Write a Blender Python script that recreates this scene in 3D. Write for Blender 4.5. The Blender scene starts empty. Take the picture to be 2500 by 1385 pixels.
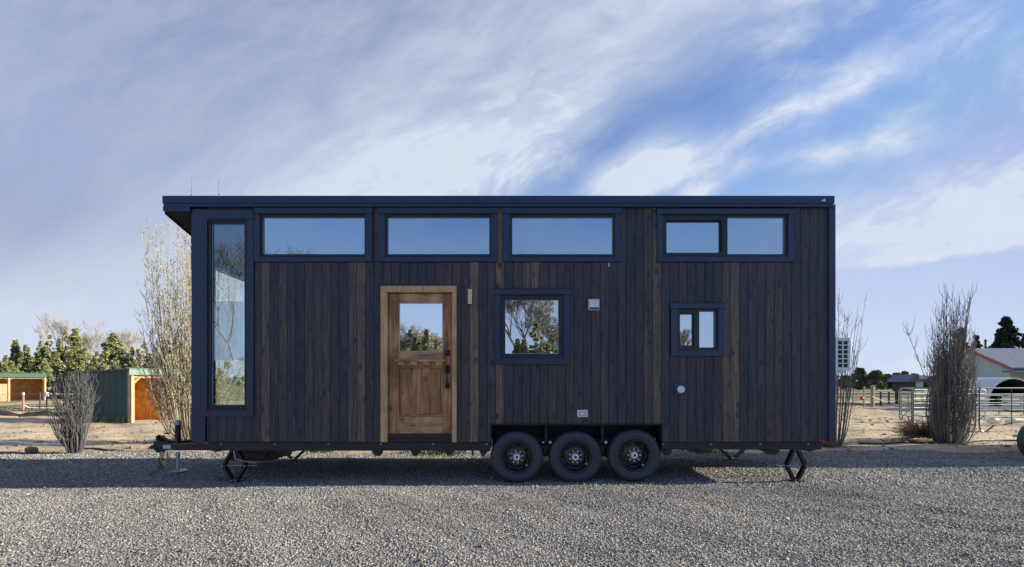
import bpy, math, random
import numpy as np
from mathutils import Vector, Matrix
R = math.radians
rnd = random.Random(7)
sc = bpy.context.scene
COL = sc.collection

# ------------------------------------------------------------------ camera, sky, sun, exposure
H, F, CX, CY, YF = 1.46, 1196.0, 1234.0, 934.0, 7.10      # eye height, focal (px of 2500), principal point, facade distance
cam = bpy.data.cameras.new('camera'); camo = bpy.data.objects.new('camera', cam); COL.objects.link(camo)
cam.sensor_width = 36; cam.sensor_fit = 'HORIZONTAL'; cam.lens = 36*F/2500
cam.shift_x = (1250-CX)/2500; cam.shift_y = (CY-692.5)/2500
cam.clip_start = .1; cam.clip_end = 3000
camo.location = (0, 0, H); camo.rotation_euler = (R(90), 0, 0)
sc.camera = camo
sc.view_settings.view_transform = 'Standard'; sc.view_settings.look = 'None'
sc.view_settings.gamma = 1; sc.view_settings.use_curve_mapping = False
sc.view_settings.exposure = 1.35
sc.cycles.max_bounces = 8; sc.cycles.transparent_max_bounces = 24
sc.cycles.use_denoising = True

SUN = Vector((3.3, .10, 1)).normalized()
sun_el = math.asin(SUN.z); sun_az = math.atan2(SUN.x, SUN.y)
sl = bpy.data.lights.new('sun', 'SUN'); sl.energy = 4.0; sl.angle = R(.5); sl.color = (1, .93, .80)
so = bpy.data.objects.new('sun', sl); COL.objects.link(so); so.location = (40, 4, 20)
so.rotation_euler = (-SUN).to_track_quat('-Z', 'Y').to_euler()

class NT:
    """small node helper"""
    def __init__(s, tree): s.t = tree; s.n = tree.nodes; s.l = tree.links
    def new(s, typ, **kw):
        n = s.n.new(typ)
        for k, v in kw.items(): setattr(n, k, v)
        return n
    def put(s, inp, v):
        if v is None: return
        if hasattr(v, 'is_linked') or isinstance(v, bpy.types.NodeSocket): s.l.new(v, inp)
        elif isinstance(v, (tuple, list)) and len(v) == 3 and inp.type == 'RGBA': inp.default_value = (*v, 1)
        else: inp.default_value = v
    def m(s, op, a, b=None, c=None, clamp=False):
        n = s.new('ShaderNodeMath', operation=op, use_clamp=clamp)
        s.put(n.inputs[0], a); s.put(n.inputs[1], b); s.put(n.inputs[2], c); return n.outputs[0]
    def ss(s, v, lo, hi):                    # smoothstep
        n = s.new('ShaderNodeMapRange', interpolation_type='SMOOTHSTEP')
        s.put(n.inputs[0], v); n.inputs[1].default_value = lo; n.inputs[2].default_value = hi; return n.outputs[0]
    def mix(s, f, a, b, bt='MIX'):
        n = s.new('ShaderNodeMix', data_type='RGBA', blend_type=bt)
        s.put(n.inputs[0], f); s.put(n.inputs[6], a); s.put(n.inputs[7], b); return n.outputs[2]
    def noise(s, vec, scale, detail=4, rough=.55, dist=0, out=0):
        n = s.new('ShaderNodeTexNoise'); s.put(n.inputs['Vector'], vec)
        n.inputs['Scale'].default_value = scale; n.inputs['Detail'].default_value = detail
        n.inputs['Roughness'].default_value = rough; n.inputs['Distortion'].default_value = dist
        return n.outputs[out]
    def comb(s, x, y, z):
        n = s.new('ShaderNodeCombineXYZ'); s.put(n.inputs[0], x); s.put(n.inputs[1], y); s.put(n.inputs[2], z); return n.outputs[0]
    def sep(s, v):
        n = s.new('ShaderNodeSeparateXYZ'); s.put(n.inputs[0], v); return n.outputs
    def mapv(s, v, scale=(1, 1, 1), loc=(0, 0, 0), rot=(0, 0, 0)):
        n = s.new('ShaderNodeMapping'); s.put(n.inputs[0], v)
        n.inputs['Location'].default_value = loc; n.inputs['Rotation'].default_value = rot; n.inputs['Scale'].default_value = scale
        return n.outputs[0]
    def ramp(s, f, stops):
        n = s.new('ShaderNodeValToRGB'); s.put(n.inputs[0], f); e = n.color_ramp.elements
        while len(e) < len(stops): e.new(.5)
        for i, (p, c) in enumerate(stops): e[i].position = p; e[i].color = (*c, 1) if len(c) == 3 else c
        return n.outputs[0]
    def bump(s, h, strength=.3, dist=.01):
        n = s.new('ShaderNodeBump'); s.put(n.inputs['Height'], h)
        n.inputs['Strength'].default_value = strength; n.inputs['Distance'].default_value = dist; return n.outputs[0]

# ---- sky: Nishita air with a high veil and wisps of cirrus laid over it
world = bpy.data.worlds.new('World'); sc.world = world; world.use_nodes = True
w = NT(world.node_tree); w.n.clear()
sky = w.new('ShaderNodeTexSky', sky_type='NISHITA'); sky.sun_disc = False
sky.sun_elevation = sun_el; sky.sun_rotation = sun_az; sky.altitude = 900; sky.air_density = 1.0; sky.dust_density = .6; sky.ozone_density = 2.0
dx, dy, dz = w.sep(w.new('ShaderNodeTexCoord').outputs['Generated'])
ay = w.m('MAXIMUM', w.m('ABSOLUTE', dy), .12)
u = w.m('DIVIDE', dx, ay); v = w.m('DIVIDE', dz, ay)
def lin(a, b, c): return w.m('MULTIPLY_ADD', u, a, w.m('MULTIPLY_ADD', v, b, c))
def blob(px, py, rx, ry, deg, p=1.0):
    """soft elongated patch centred on a sky direction, long axis tilted by deg"""
    cu, cv = (px-CX)/F, (CY-py)/F; c, s_ = math.cos(R(deg)), math.sin(R(deg))
    a = lin(c, s_, -(cu*c+cv*s_)); b = lin(-s_, c, -(-cu*s_+cv*c))
    a = w.m('MULTIPLY', a, F/rx); b = w.m('MULTIPLY', b, F/ry)
    r2 = w.m('ADD', w.m('MULTIPLY', a, a), w.m('MULTIPLY', b, b))
    return w.m('MULTIPLY', w.m('POWER', 2.718, w.m('MULTIPLY', r2, -1.0)), p)
warp = w.noise(w.comb(u, v, 0), 2.2, 3, .5, 0, 1)
wv = w.new('ShaderNodeVectorMath', operation='SCALE'); w.put(wv.inputs[0], warp); wv.inputs[3].default_value = .24
uv0 = w.new('ShaderNodeVectorMath', operation='ADD'); w.put(uv0.inputs[0], w.comb(u, v, 0)); w.put(uv0.inputs[1], wv.outputs[0])
uvw = uv0.outputs[0]
streak = w.noise(w.mapv(w.mapv(uvw, rot=(0, 0, R(-36))), (1.5, 5.2, 1), (.3, 2.1, 0)), 1.6, 7, .58)   # wisps rising to the right
fine = w.noise(w.mapv(w.mapv(uvw, rot=(0, 0, R(-27))), (3.2, 8, 1), (3.1, 0, 0)), 2.2, 8, .62)
soft = w.noise(w.mapv(w.mapv(uvw, rot=(0, 0, R(-40))), (1, 2.6, 1), (5, 1, 0)), 1.3, 4, .5)
tex = w.m('ADD', w.m('MULTIPLY', streak, .5), w.m('MULTIPLY', fine, .5))
# the veil's edge runs from the upper right down to the middle of the roof
edge = w.m('ADD', lin(-.58, 1.0, -.415), w.m('MULTIPLY', w.m('SUBTRACT', soft, .5), .35))
veil = w.ss(edge, -.13, .17)
veil = w.m('MULTIPLY', veil, w.m('MULTIPLY_ADD', w.ss(v, .02, .28), .62, .30))
base = w.m('MAXIMUM', veil, 0.0)
wisps = None
for b in [(1555, 435, 115, 52, 30, 2.2), (1700, 470, 55, 26, 30, 1.0), (1975, 255, 260, 48, 27, .8), (1800, 345, 110, 26, 35, .3), (1930, 388, 240, 30, 8, .7),
          (2180, 340, 170, 55, 10, .5), (2310, 570, 430, 100, 7, 2.0), (2480, 130, 60, 130, 60, .45), (1920, 80, 120, 50, 60, .25), (2350, 40, 150, 50, 10, .2),
          (2480, 430, 250, 60, 20, .7), (2200, 880, 560, 44, 0, .8), (60, 800, 420, 60, 8, .5), (300, 850, 700, 60, 3, .35), (1100, 420, 260, 110, 20, .3), (60, 700, 500, 70, 12, .3)]:
    g = blob(*b); wisps = g if wisps is None else w.m('ADD', wisps, g)
tx = w.ss(tex, .36, .66)
wisps = w.m('MULTIPLY', wisps, w.m('MULTIPLY_ADD', tx, .95, .42))
dens = w.m('ADD', w.m('MULTIPLY', base, w.m('MULTIPLY_ADD', tx, .12, .86)), wisps)
dens = w.m('ADD', dens, w.m('MULTIPLY', w.m('MULTIPLY', w.ss(fine, .42, .70), w.ss(soft, .42, .66)), .30))
dens = w.m('ADD', dens, w.m('MULTIPLY', w.m('SUBTRACT', tex, .5), w.m('MULTIPLY_ADD', w.m('MINIMUM', dens, 1.0), .5, .55)))
# the cloud sheet on the right ends in a clean lower rim, and the air low on the right is clear
rim = w.ss(w.m('ADD', lin(-.13, 1, .0), w.m('MULTIPLY', fine, .03)), .143, .165)
right = w.ss(u, .45, .62)
clear = w.m('MULTIPLY', right, w.m('SUBTRACT', 1, rim))
low = w.ss(v, .0, .10)
dens = w.m('MULTIPLY', dens, w.m('SUBTRACT', 1, w.m('MULTIPLY', clear, w.m('MULTIPLY', low, .92))))
dens = w.m('MINIMUM', w.m('MAXIMUM', dens, 0.0), .95)
# thick parts of the veil are greyer, thin lit wisps are white
grey = w.m('MULTIPLY', w.ss(lin(-.62, .75, 0), .10, .85), w.m('MULTIPLY_ADD', soft, 1.1, .35), clamp=True)
shine = blob(960, 420, 420, 120, 20, .7)
grey = w.m('MULTIPLY', grey, w.m('MULTIPLY_ADD', w.ss(v, .06, .38), .88, .12))
grey = w.m('SUBTRACT', grey, w.m('MULTIPLY', shine, .9), clamp=True)
cloud = w.mix(grey, (2.85, 3.12, 3.62), (1.40, 1.66, 2.38))
tint = w.mix(1.0, sky.outputs[0], (.74, .74, .86), 'MULTIPLY')
tint = w.mix(1.0, tint, (1.45, 1.85, 3.12), 'DARKEN')
hz = w.mix(w.m('MULTIPLY', w.m('SUBTRACT', 1, w.ss(v, .0, .46)), .97), tint, (2.45, 2.90, 3.70))
cs = w.m('MULTIPLY_ADD', w.ss(tex, .35, .75), .09, .93); cloud = w.mix(1.0, cloud, w.comb(cs, w.m('MULTIPLY_ADD', cs, .92, .08), w.m('MULTIPLY_ADD', cs, .7, .3)), 'MULTIPLY')
skyc = w.mix(dens, hz, cloud)
back = w.ss(dy, -.15, -.35)          # air behind the camera: plainer, deeper blue with a thin veil
bcol = w.mix(w.m('MULTIPLY', w.ss(tex, .38, .7), .4), w.mix(1.0, hz, (.80, .92, 1.0), 'MULTIPLY'), (1.9, 2.3, 3.3))
skyc = w.mix(back, skyc, bcol) if False else w.mix(w.ss(w.m('MULTIPLY', dy, -1), .05, .3), skyc, bcol)
bg = w.new('ShaderNodeBackground'); w.put(bg.inputs[0], skyc); bg.inputs[1].default_value = .10
w.l.new(bg.outputs[0], w.new('ShaderNodeOutputWorld').inputs[0])

# ------------------------------------------------------------------ helpers
def FX(px, y=YF): return (px-CX)/F*y
def FZ(py, y=YF): return H+(CY-py)/F*y
def G(px, py): y = H*F/(py-CY); return FX(px, y), y

def tag(o, label=None, cat=None, group=None, kind=None):
    if label: o['label'] = label
    if cat: o['category'] = cat
    if group: o['group'] = group
    if kind: o['kind'] = kind
    return o
def thing(name, label, cat, loc=(0, 0, 0), group=None, rz=0):
    o = bpy.data.objects.new(name, None); COL.objects.link(o); o.location = loc; o.empty_display_size = .2
    o.rotation_euler.z = rz
    return tag(o, label, cat, group)
def woff(p):
    v_ = Vector((0, 0, 0))
    while p is not None: v_ += p.location; p = p.parent
    return v_
def copy_tree(o, parent=None):
    c = o.copy(); COL.objects.link(c); c.parent = parent
    for ch in list(o.children): copy_tree(ch, c)
    return c

class MB:
    def __init__(s): s.v = []; s.f = []; s.a = {}
    def add(s, vs, fs, **attr):
        n = len(s.v); s.v += [tuple(p) for p in vs]; s.f += [tuple(i+n for i in f) for f in fs]
        for k, val in attr.items():
            L = s.a.setdefault(k, []); L += [0.0]*(n-len(L)); L += [val]*len(vs)
        return s
    def box(s, x0, x1, y0, y1, z0, z1, **k):
        if x0 > x1: x0, x1 = x1, x0
        if y0 > y1: y0, y1 = y1, y0
        if z0 > z1: z0, z1 = z1, z0
        return s.add([(x0,y0,z0),(x1,y0,z0),(x1,y1,z0),(x0,y1,z0),(x0,y0,z1),(x1,y0,z1),(x1,y1,z1),(x0,y1,z1)],
                     [(0,3,2,1),(4,5,6,7),(0,1,5,4),(1,2,6,5),(2,3,7,6),(3,0,4,7)], **k)
    def prism_x(s, poly, x0, x1, **k):      # poly of (y,z) counter-clockwise seen from +x
        n = len(poly)
        return s.add([(x0,y,z) for y, z in poly]+[(x1,y,z) for y, z in poly],
                     [tuple(range(n-1,-1,-1)), tuple(range(n,2*n))]+[(i,(i+1)%n,n+(i+1)%n,n+i) for i in range(n)], **k)
    def prism_y(s, poly, y0, y1, **k):      # poly of (x,z) counter-clockwise seen from -y
        n = len(poly)
        return s.add([(x,y0,z) for x, z in poly]+[(x,y1,z) for x, z in poly],
                     [tuple(range(n)), tuple(range(2*n-1,n-1,-1))]+[((i+1)%n,i,n+i,n+(i+1)%n) for i in range(n)], **k)
    def tube(s, pts, r, n=6, cap=True, **k):
        P = [Vector(p) for p in pts]; rs = r if isinstance(r, (list, tuple)) else [r]*len(P)
        vs = []; ref = None
        for i, p in enumerate(P):
            t = (P[min(i+1, len(P)-1)]-P[max(i-1, 0)])
            t = t.normalized() if t.length > 1e-9 else Vector((0, 0, 1))
            if ref is None: ref = t.orthogonal().normalized()
            a = (ref - t*ref.dot(t)); a = a.normalized() if a.length > 1e-6 else t.orthogonal().normalized(); ref = a
            b = t.cross(a)
            for j in range(n):
                q = 2*math.pi*j/n; vs.append(p+(a*math.cos(q)+b*math.sin(q))*rs[i])
        fs = [(i*n+j, i*n+(j+1)%n, (i+1)*n+(j+1)%n, (i+1)*n+j) for i in range(len(P)-1) for j in range(n)]
        if cap: fs += [tuple(range(n-1, -1, -1)), tuple((len(P)-1)*n+j for j in range(n))]
        return s.add(vs, fs, **k)
    def bar(s, a, b, w_, d, **k):           # rectangular bar from a to b
        a = Vector(a); b = Vector(b); t = (b-a).normalized()
        up = Vector((0, 1, 0)) if abs(t.y) < .9 else Vector((1, 0, 0))
        sx = t.cross(up).normalized()*w_/2; sy = sx.cross(t).normalized()*d/2
        return s.add([a-sx-sy, a+sx-sy, a+sx+sy, a-sx+sy, b-sx-sy, b+sx-sy, b+sx+sy, b-sx+sy],
                     [(0,3,2,1),(4,5,6,7),(0,1,5,4),(1,2,6,5),(2,3,7,6),(3,0,4,7)], **k)
    def lathe_y(s, prof, c, n=48, **k):     # prof of (radius, y offset) round an axis along y through c
        vs = []
        for r_, y in prof:
            for j in range(n):
                q = 2*math.pi*j/n; vs.append((c[0]+r_*math.cos(q), c[1]+y, c[2]+r_*math.sin(q)))
        fs = [(i*n+j, i*n+(j+1)%n, (i+1)*n+(j+1)%n, (i+1)*n+j) for i in range(len(prof)-1) for j in range(n)]
        return s.add(vs, fs, **k)
    def ball(s, c, r, n=8, m_=5, sq=(1, 1, 1), **k):
        vs = [(c[0], c[1], c[2]+r*sq[2])]
        for i in range(1, m_):
            a = math.pi*i/m_
            for j in range(n):
                q = 2*math.pi*j/n; vs.append((c[0]+r*sq[0]*math.sin(a)*math.cos(q), c[1]+r*sq[1]*math.sin(a)*math.sin(q), c[2]+r*sq[2]*math.cos(a)))
        vs.append((c[0], c[1], c[2]-r*sq[2])); e = len(vs)-1
        fs = [(0, 1+j, 1+(j+1)%n) for j in range(n)]
        fs += [(1+i*n+j, 1+(i+1)*n+j, 1+(i+1)*n+(j+1)%n, 1+i*n+(j+1)%n) for i in range(m_-2) for j in range(n)]
        fs += [(e, 1+(m_-2)*n+(j+1)%n, 1+(m_-2)*n+j) for j in range(n)]
        return s.add(vs, fs, **k)
    def build(s, name, mat, parent=None, bevel=0, smooth=False, label=None, world_coords=True):
        off = woff(parent) if (parent and world_coords) else Vector((0, 0, 0))
        me = bpy.data.meshes.new(name)
        vs = np.array(s.v, dtype=float)-np.array(off)
        me.from_pydata(vs.tolist(), [], s.f)
        for k, L in s.a.items():
            L += [0.0]*(len(s.v)-len(L)); at = me.attributes.new(k, 'FLOAT', 'POINT'); at.data.foreach_set('value', L)
        if smooth: me.polygons.foreach_set('use_smooth', [True]*len(me.polygons))
        me.materials.append(mat); me.update()
        o = bpy.data.objects.new(name, me); COL.objects.link(o); o.parent = parent
        if bevel:
            b = o.modifiers.new('bevel', 'BEVEL'); b.width = bevel; b.segments = 2 if bevel > .004 else 1; b.limit_method = 'ANGLE'
        if label: o['label'] = label
        return o

def wall_grid(mb, x0, x1, z0, z1, holes, y0, y1, **k):
    """a wall in the xz plane, y0..y1 thick, with clean rectangular openings"""
    xs = sorted({x0, x1, *[h[0] for h in holes], *[h[1] for h in holes]}); xs = [x for x in xs if x0 <= x <= x1]
    zs = sorted({z0, z1, *[h[2] for h in holes], *[h[3] for h in holes]}); zs = [z for z in zs if z0 <= z <= z1]
    def solid(i, j):
        if i < 0 or j < 0 or i >= len(xs)-1 or j >= len(zs)-1: return False
        cx, cz = (xs[i]+xs[i+1])/2, (zs[j]+zs[j+1])/2
        return not any(h[0] < cx < h[1] and h[2] < cz < h[3] for h in holes)
    for i in range(len(xs)-1):
        for j in range(len(zs)-1):
            if not solid(i, j): continue
            a, b, c, d = xs[i], xs[i+1], zs[j], zs[j+1]
            mb.add([(a,y0,c),(b,y0,c),(b,y0,d),(a,y0,d)], [(0,1,2,3)], **k); mb.add([(a,y1,c),(b,y1,c),(b,y1,d),(a,y1,d)], [(3,2,1,0)], **k)
            if not solid(i-1, j): mb.add([(a,y0,c),(a,y0,d),(a,y1,d),(a,y1,c)], [(0,1,2,3)], **k)
            if not solid(i+1, j): mb.add([(b,y0,c),(b,y1,c),(b,y1,d),(b,y0,d)], [(0,1,2,3)], **k)
            if not solid(i, j-1): mb.add([(a,y0,c),(a,y1,c),(b,y1,c),(b,y0,c)], [(0,1,2,3)], **k)
            if not solid(i, j+1): mb.add([(a,y0,d),(b,y0,d),(b,y1,d),(a,y1,d)], [(0,1,2,3)], **k)

# ------------------------------------------------------------------ materials
def mat(name):
    m = bpy.data.materials.new(name); m.use_nodes = True; t = NT(m.node_tree); t.n.clear()
    p = t.new('ShaderNodeBsdfPrincipled'); o = t.new('ShaderNodeOutputMaterial'); t.l.new(p.outputs[0], o.inputs[0])
    t.p = p; t.out = o
    t.obj = t.new('ShaderNodeTexCoord').outputs['Object']
    t.pos = t.new('ShaderNodeNewGeometry').outputs['Position']
    return m, t
def P(t, col=None, rough=None, metal=None, normal=None, spec=None):
    i = t.p.inputs
    t.put(i['Base Color'], col); t.put(i['Roughness'], rough); t.put(i['Metallic'], metal); t.put(i['Normal'], normal); t.put(i['Specular IOR Level'], spec)
def simple(name, col, rough=.5, metal=0, var=.12, scale=14, bump=.08, spec=.5):
    m, t = mat(name)
    n = t.noise(t.obj, scale, 5, .6)
    k = t.m('MULTIPLY_ADD', n, 2*var, 1-var)
    c = t.mix(1.0, col, t.comb(k, k, k), 'MULTIPLY')
    P(t, c, t.m('MULTIPLY_ADD', t.noise(t.obj, scale*3, 3), .25, rough-.12), metal, t.bump(t.noise(t.obj, scale*8, 3), bump, .004), spec)
    return m

def siding_mat():
    m, t = mat('stained_cedar')
    a = t.new('ShaderNodeAttribute', attribute_name='tone').outputs['Fac']
    s_ = t.new('ShaderNodeAttribute', attribute_name='seed').outputs['Fac']
    off = t.comb(t.m('MULTIPLY', s_, 13.7), s_, t.m('MULTIPLY', s_, 29.1))
    vm = t.new('ShaderNodeVectorMath', operation='ADD'); t.put(vm.inputs[0], t.obj); t.put(vm.inputs[1], off)
    vec = vm.outputs[0]
    grain = t.noise(t.mapv(vec, (38, 38, 1.3)), 1.6, 6, .65, .6)
    fine_ = t.noise(t.mapv(vec, (160, 160, 5)), 1, 4, .6)
    broad = t.noise(t.mapv(vec, (5, 5, .9)), 1.4, 3, .5)
    # knots: scattered dark ovals with wavering grain round them
    vo = t.new('ShaderNodeTexVoronoi', feature='F1'); t.put(vo.inputs['Vector'], t.mapv(vec, (9.5, 1.0, 5.2))); vo.inputs['Scale'].default_value = 1.0; vo.inputs['Randomness'].default_value = 1.0
    kn = t.m('ADD', vo.outputs['Distance'], t.m('MULTIPLY', t.m('SUBTRACT', fine_, .5), .22))
    kr = t.sep(vo.outputs['Color'])[0]
    knot = t.m('MULTIPLY', t.m('SUBTRACT', 1, t.ss(kn, .09, .40)), t.ss(kr, .12, .42))
    tone = t.m('ADD', a, t.m('MULTIPLY', t.m('SUBTRACT', broad, .5), .55))
    c = t.ramp(tone, [(0, (.022, .027, .047)), (.36, (.042, .040, .051)), (.60, (.076, .058, .054)), (1, (.22, .15, .10))])
    g = t.ramp(grain, [(.30, (.36, .36, .40)), (.5, (.95, .95, .95)), (.70, (2.0, 1.8, 1.6))])
    c = t.mix(1.0, c, g, 'MULTIPLY')
    c = t.mix(t.m('MULTIPLY', t.ss(t.m('ADD', grain, t.m('MULTIPLY', t.m('SUBTRACT', a, .4), .28)), .64, .80), .55), c, (.27, .235, .205))
    c = t.mix(t.m('MULTIPLY', knot, .85), c, (.012, .015, .028))
    hgt = t.m('SUBTRACT', t.m('MULTIPLY_ADD', fine_, .5, t.m('MULTIPLY', grain, .6)), t.m('MULTIPLY', knot, .3))
    P(t, c, t.m('MULTIPLY_ADD', grain, .25, .34), 0, t.bump(hgt, .35, .003), .46)
    return m
def brown_wood(name, dark=(.075, .036, .018), mid=(.20, .098, .045), light=(.36, .195, .090), horiz=False, rough=.42):
    m, t = mat(name)
    s_ = t.new('ShaderNodeAttribute', attribute_name='seed').outputs['Fac']
    vm = t.new('ShaderNodeVectorMath', operation='ADD'); t.put(vm.inputs[0], t.obj); t.put(vm.inputs[1], t.comb(t.m('MULTIPLY', s_, 7.3), s_, t.m('MULTIPLY', s_, 3.1)))
    sc_ = (1.6, 26, 26) if horiz else (26, 26, 1.6)
    g = t.noise(t.mapv(vm.outputs[0], sc_), 1, 7, .62, 1.2)
    b = t.noise(t.mapv(vm.outputs[0], (3, 3, 2)), 1.3, 4, .5, .8)
    f = t.noise(t.mapv(vm.outputs[0], tuple(x*4 for x in sc_)), 1, 3, .6)
    vo = t.new('ShaderNodeTexVoronoi', feature='F1'); t.put(vo.inputs['Vector'], t.mapv(vm.outputs[0], (4.2, .8, 3.2))); vo.inputs['Scale'].default_value = 1
    kn = t.m('SUBTRACT', 1, t.ss(t.m('ADD', vo.outputs['Distance'], t.m('MULTIPLY', t.m('SUBTRACT', g, .5), .2)), .05, .22))
    x = t.m('ADD', t.m('MULTIPLY', g, .55), t.m('MULTIPLY', b, .45))
    c = t.ramp(x, [(.32, dark), (.5, mid), (.68, light)])
    c = t.mix(t.m('MULTIPLY', kn, .7), c, (.02, .011, .008))
    k = t.m('MULTIPLY_ADD', f, .5, .75); c = t.mix(1, c, t.comb(k, k, k), 'MULTIPLY')
    P(t, c, rough, 0, t.bump(f, .2, .002), .5)
    return m
def glass_mat(name, refl, tint=(.75, .82, .85), rtint=(.88, .93, 1.0), ior=1.5):
    m, t = mat(name); t.n.remove(t.p)
    gl = t.new('ShaderNodeBsdfGlossy'); gl.inputs['Roughness'].default_value = 0.0; gl.inputs['Color'].default_value = (*rtint, 1)
    b = t.bump(t.noise(t.obj, 1.1, 1, .4), .018, .05)
    t.put(gl.inputs['Normal'], b)
    tr = t.new('ShaderNodeBsdfTransparent'); tr.inputs[0].default_value = (*tint, 1)
    fr = t.new('ShaderNodeFresnel'); fr.inputs[0].default_value = ior
    f = t.m('ADD', t.m('MULTIPLY', fr.outputs[0], 1-refl), refl, clamp=True)
    mx = t.new('ShaderNodeMixShader'); t.put(mx.inputs[0], f); t.l.new(tr.outputs[0], mx.inputs[1]); t.l.new(gl.outputs[0], mx.inputs[2])
    t.l.new(mx.outputs[0], t.out.inputs[0])
    return m
def leaf_mat(name, c0, c1, c2, rough=.6, trans=.0):
    m, t = mat(name)
    r_ = t.new('ShaderNodeNewGeometry').outputs['Random Per Island']
    n = t.noise(t.pos, .9, 3, .6)
    c = t.ramp(t.m('ADD', t.m('MULTIPLY', r_, .5), t.m('MULTIPLY', n, .55)), [(.2, c0), (.5, c1), (.85, c2)])
    P(t, c, rough, 0, None, .25)
    return m
def bark_mat(name, c0, c1):
    m, t = mat(name)
    n = t.noise(t.mapv(t.pos, (1, 1, .35)), 22, 5, .65)
    r_ = t.new('ShaderNodeNewGeometry').outputs['Random Per Island']
    P(t, t.mix(t.m('ADD', t.m('MULTIPLY', n, .6), t.m('MULTIPLY', r_, .4)), c0, c1), .8, 0, t.bump(n, .5, .01), .2)
    return m
def ground_mat(name):
    m, t = mat(name)
    big = t.noise(t.pos, .13, 5, .6); mid_ = t.noise(t.pos, .9, 6, .62); fine_ = t.noise(t.pos, 9, 6, .7)
    streak_ = t.noise(t.mapv(t.pos, (.35, 2.2, 1)), 1.1, 5, .6)
    x = t.m('ADD', t.m('MULTIPLY', big, .3), t.m('ADD', t.m('MULTIPLY', mid_, .3), t.m('MULTIPLY', streak_, .4)))
    c = t.ramp(x, [(.34, (.31, .225, .145)), (.5, (.53, .41, .275)), (.66, (.68, .57, .40))])
    k = t.m('MULTIPLY_ADD', fine_, .7, .65); c = t.mix(1, c, t.comb(k, k, k), 'MULTIPLY')
    px, py, pz = t.sep(t.pos)
    far = t.ss(py, 19, 46)
    gr = t.m('MULTIPLY', t.ss(t.m('ADD', t.noise(t.mapv(t.pos, (.5, 1.4, 1)), .28, 5, .6), t.m('MULTIPLY', far, .16)), .53, .66), t.ss(py, 10.5, 24))
    gr = t.m('MULTIPLY', gr, .8)
    c = t.mix(gr, c, t.ramp(mid_, [(.35, (.085, .105, .040)), (.65, (.24, .23, .10))]))
    behind = t.ss(t.m('MULTIPLY', py, -1), 8, 14)
    c = t.mix(behind, c, t.ramp(mid_, [(.35, (.08, .10, .035)), (.7, (.20, .20, .09))]))
    P(t, c, .95, 0, t.bump(t.m('ADD', t.m('MULTIPLY', mid_, 1.0), t.m('MULTIPLY', fine_, .25)), .6, .12), .1)
    return m
GRAVEL = [(.0, (.115, .112, .113)), (.3, (.25, .237, .22)), (.6, (.36, .34, .305)), (.85, (.48, .445, .39)), (1, (.60, .56, .49))]
def gravel_mat():
    m, t = mat('gravel_bed')
    vo = t.new('ShaderNodeTexVoronoi', feature='F1'); t.put(vo.inputs['Vector'], t.pos); vo.inputs['Scale'].default_value = 42
    h_ = t.m('SUBTRACT', 1, vo.outputs['Distance'])
    rc = t.sep(vo.outputs['Color'])[0]
    big = t.noise(t.pos, .55, 5, .6)
    c = t.ramp(t.m('ADD', t.m('MULTIPLY', rc, .75), t.m('MULTIPLY', t.m('SUBTRACT', big, .5), .55)), GRAVEL)
    c = t.mix(t.ss(vo.outputs['Distance'], .4, .85), c, (.115, .11, .107))
    px, py, pz = t.sep(t.pos)
    ed = t.ss(t.m('ADD', py, t.m('MULTIPLY', t.m('SUBTRACT', t.noise(t.pos, 1.7, 5, .6), .5), 1.3)), 9.9, 10.9)
    c = t.mix(t.m('MULTIPLY', ed, .6), c, (.24, .195, .15))
    P(t, c, .9, 0, t.bump(h_, .9, .02), .2)
    return m
def stone_mat():
    m, t = mat('gravel_stone')
    r_ = t.new('ShaderNodeNewGeometry').outputs['Random Per Island']
    big = t.noise(t.pos, .6, 4, .6)
    wear = t.noise(t.mapv(t.pos, (.35, 1.6, 1), rot=(0, 0, R(8))), .8, 4, .6)
    c = t.ramp(t.m('ADD', t.m('MULTIPLY', t.m('POWER', r_, 1.25), .85), t.m('ADD', t.m('MULTIPLY', t.m('SUBTRACT', big, .44), .55), t.m('MULTIPLY', t.m('SUBTRACT', wear, .5), .55))), GRAVEL)
    k = t.m('MULTIPLY_ADD', t.noise(t.pos, 260, 3), .5, .75)
    P(t, t.mix(1, c, t.comb(k, k, k), 'MULTIPLY'), .85, 0, None, .25)
    return m
def panel_mat(name, c, axis, pitch, rough=.5, depth=.5, metal=0):
    """corrugated / standing-seam sheet: ribs across one axis"""
    m, t = mat(name)
    s3 = t.sep(t.obj); x = s3[axis]
    f = t.m('FRACT', t.m('DIVIDE', x, pitch))
    rib = t.m('SUBTRACT', 1, t.ss(t.m('ABSOLUTE', t.m('SUBTRACT', f, .5)), .02, .14))
    n = t.noise(t.obj, 1.2, 4, .6); k = t.m('MULTIPLY_ADD', n, .4, .8)
    cc = t.mix(1, c, t.comb(k, k, k), 'MULTIPLY')
    P(t, cc, rough, metal, t.bump(rib, depth, .03), .5)
    return m
def osb_mat():
    m, t = mat('strand_board')
    vo = t.new('ShaderNodeTexVoronoi', feature='F1'); t.put(vo.inputs['Vector'], t.mapv(t.pos, (9, 9, 4))); vo.inputs['Scale'].default_value = 2
    c = t.ramp(t.m('ADD', t.m('MULTIPLY', t.sep(vo.outputs['Color'])[0], .6), t.m('MULTIPLY', t.noise(t.pos, 1.3, 4), .4)),
               [(.2, (.58, .27, .08)), (.5, (.78, .42, .14)), (.8, (.88, .56, .24))])
    P(t, c, .75, 0, None, .3); return m

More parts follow.
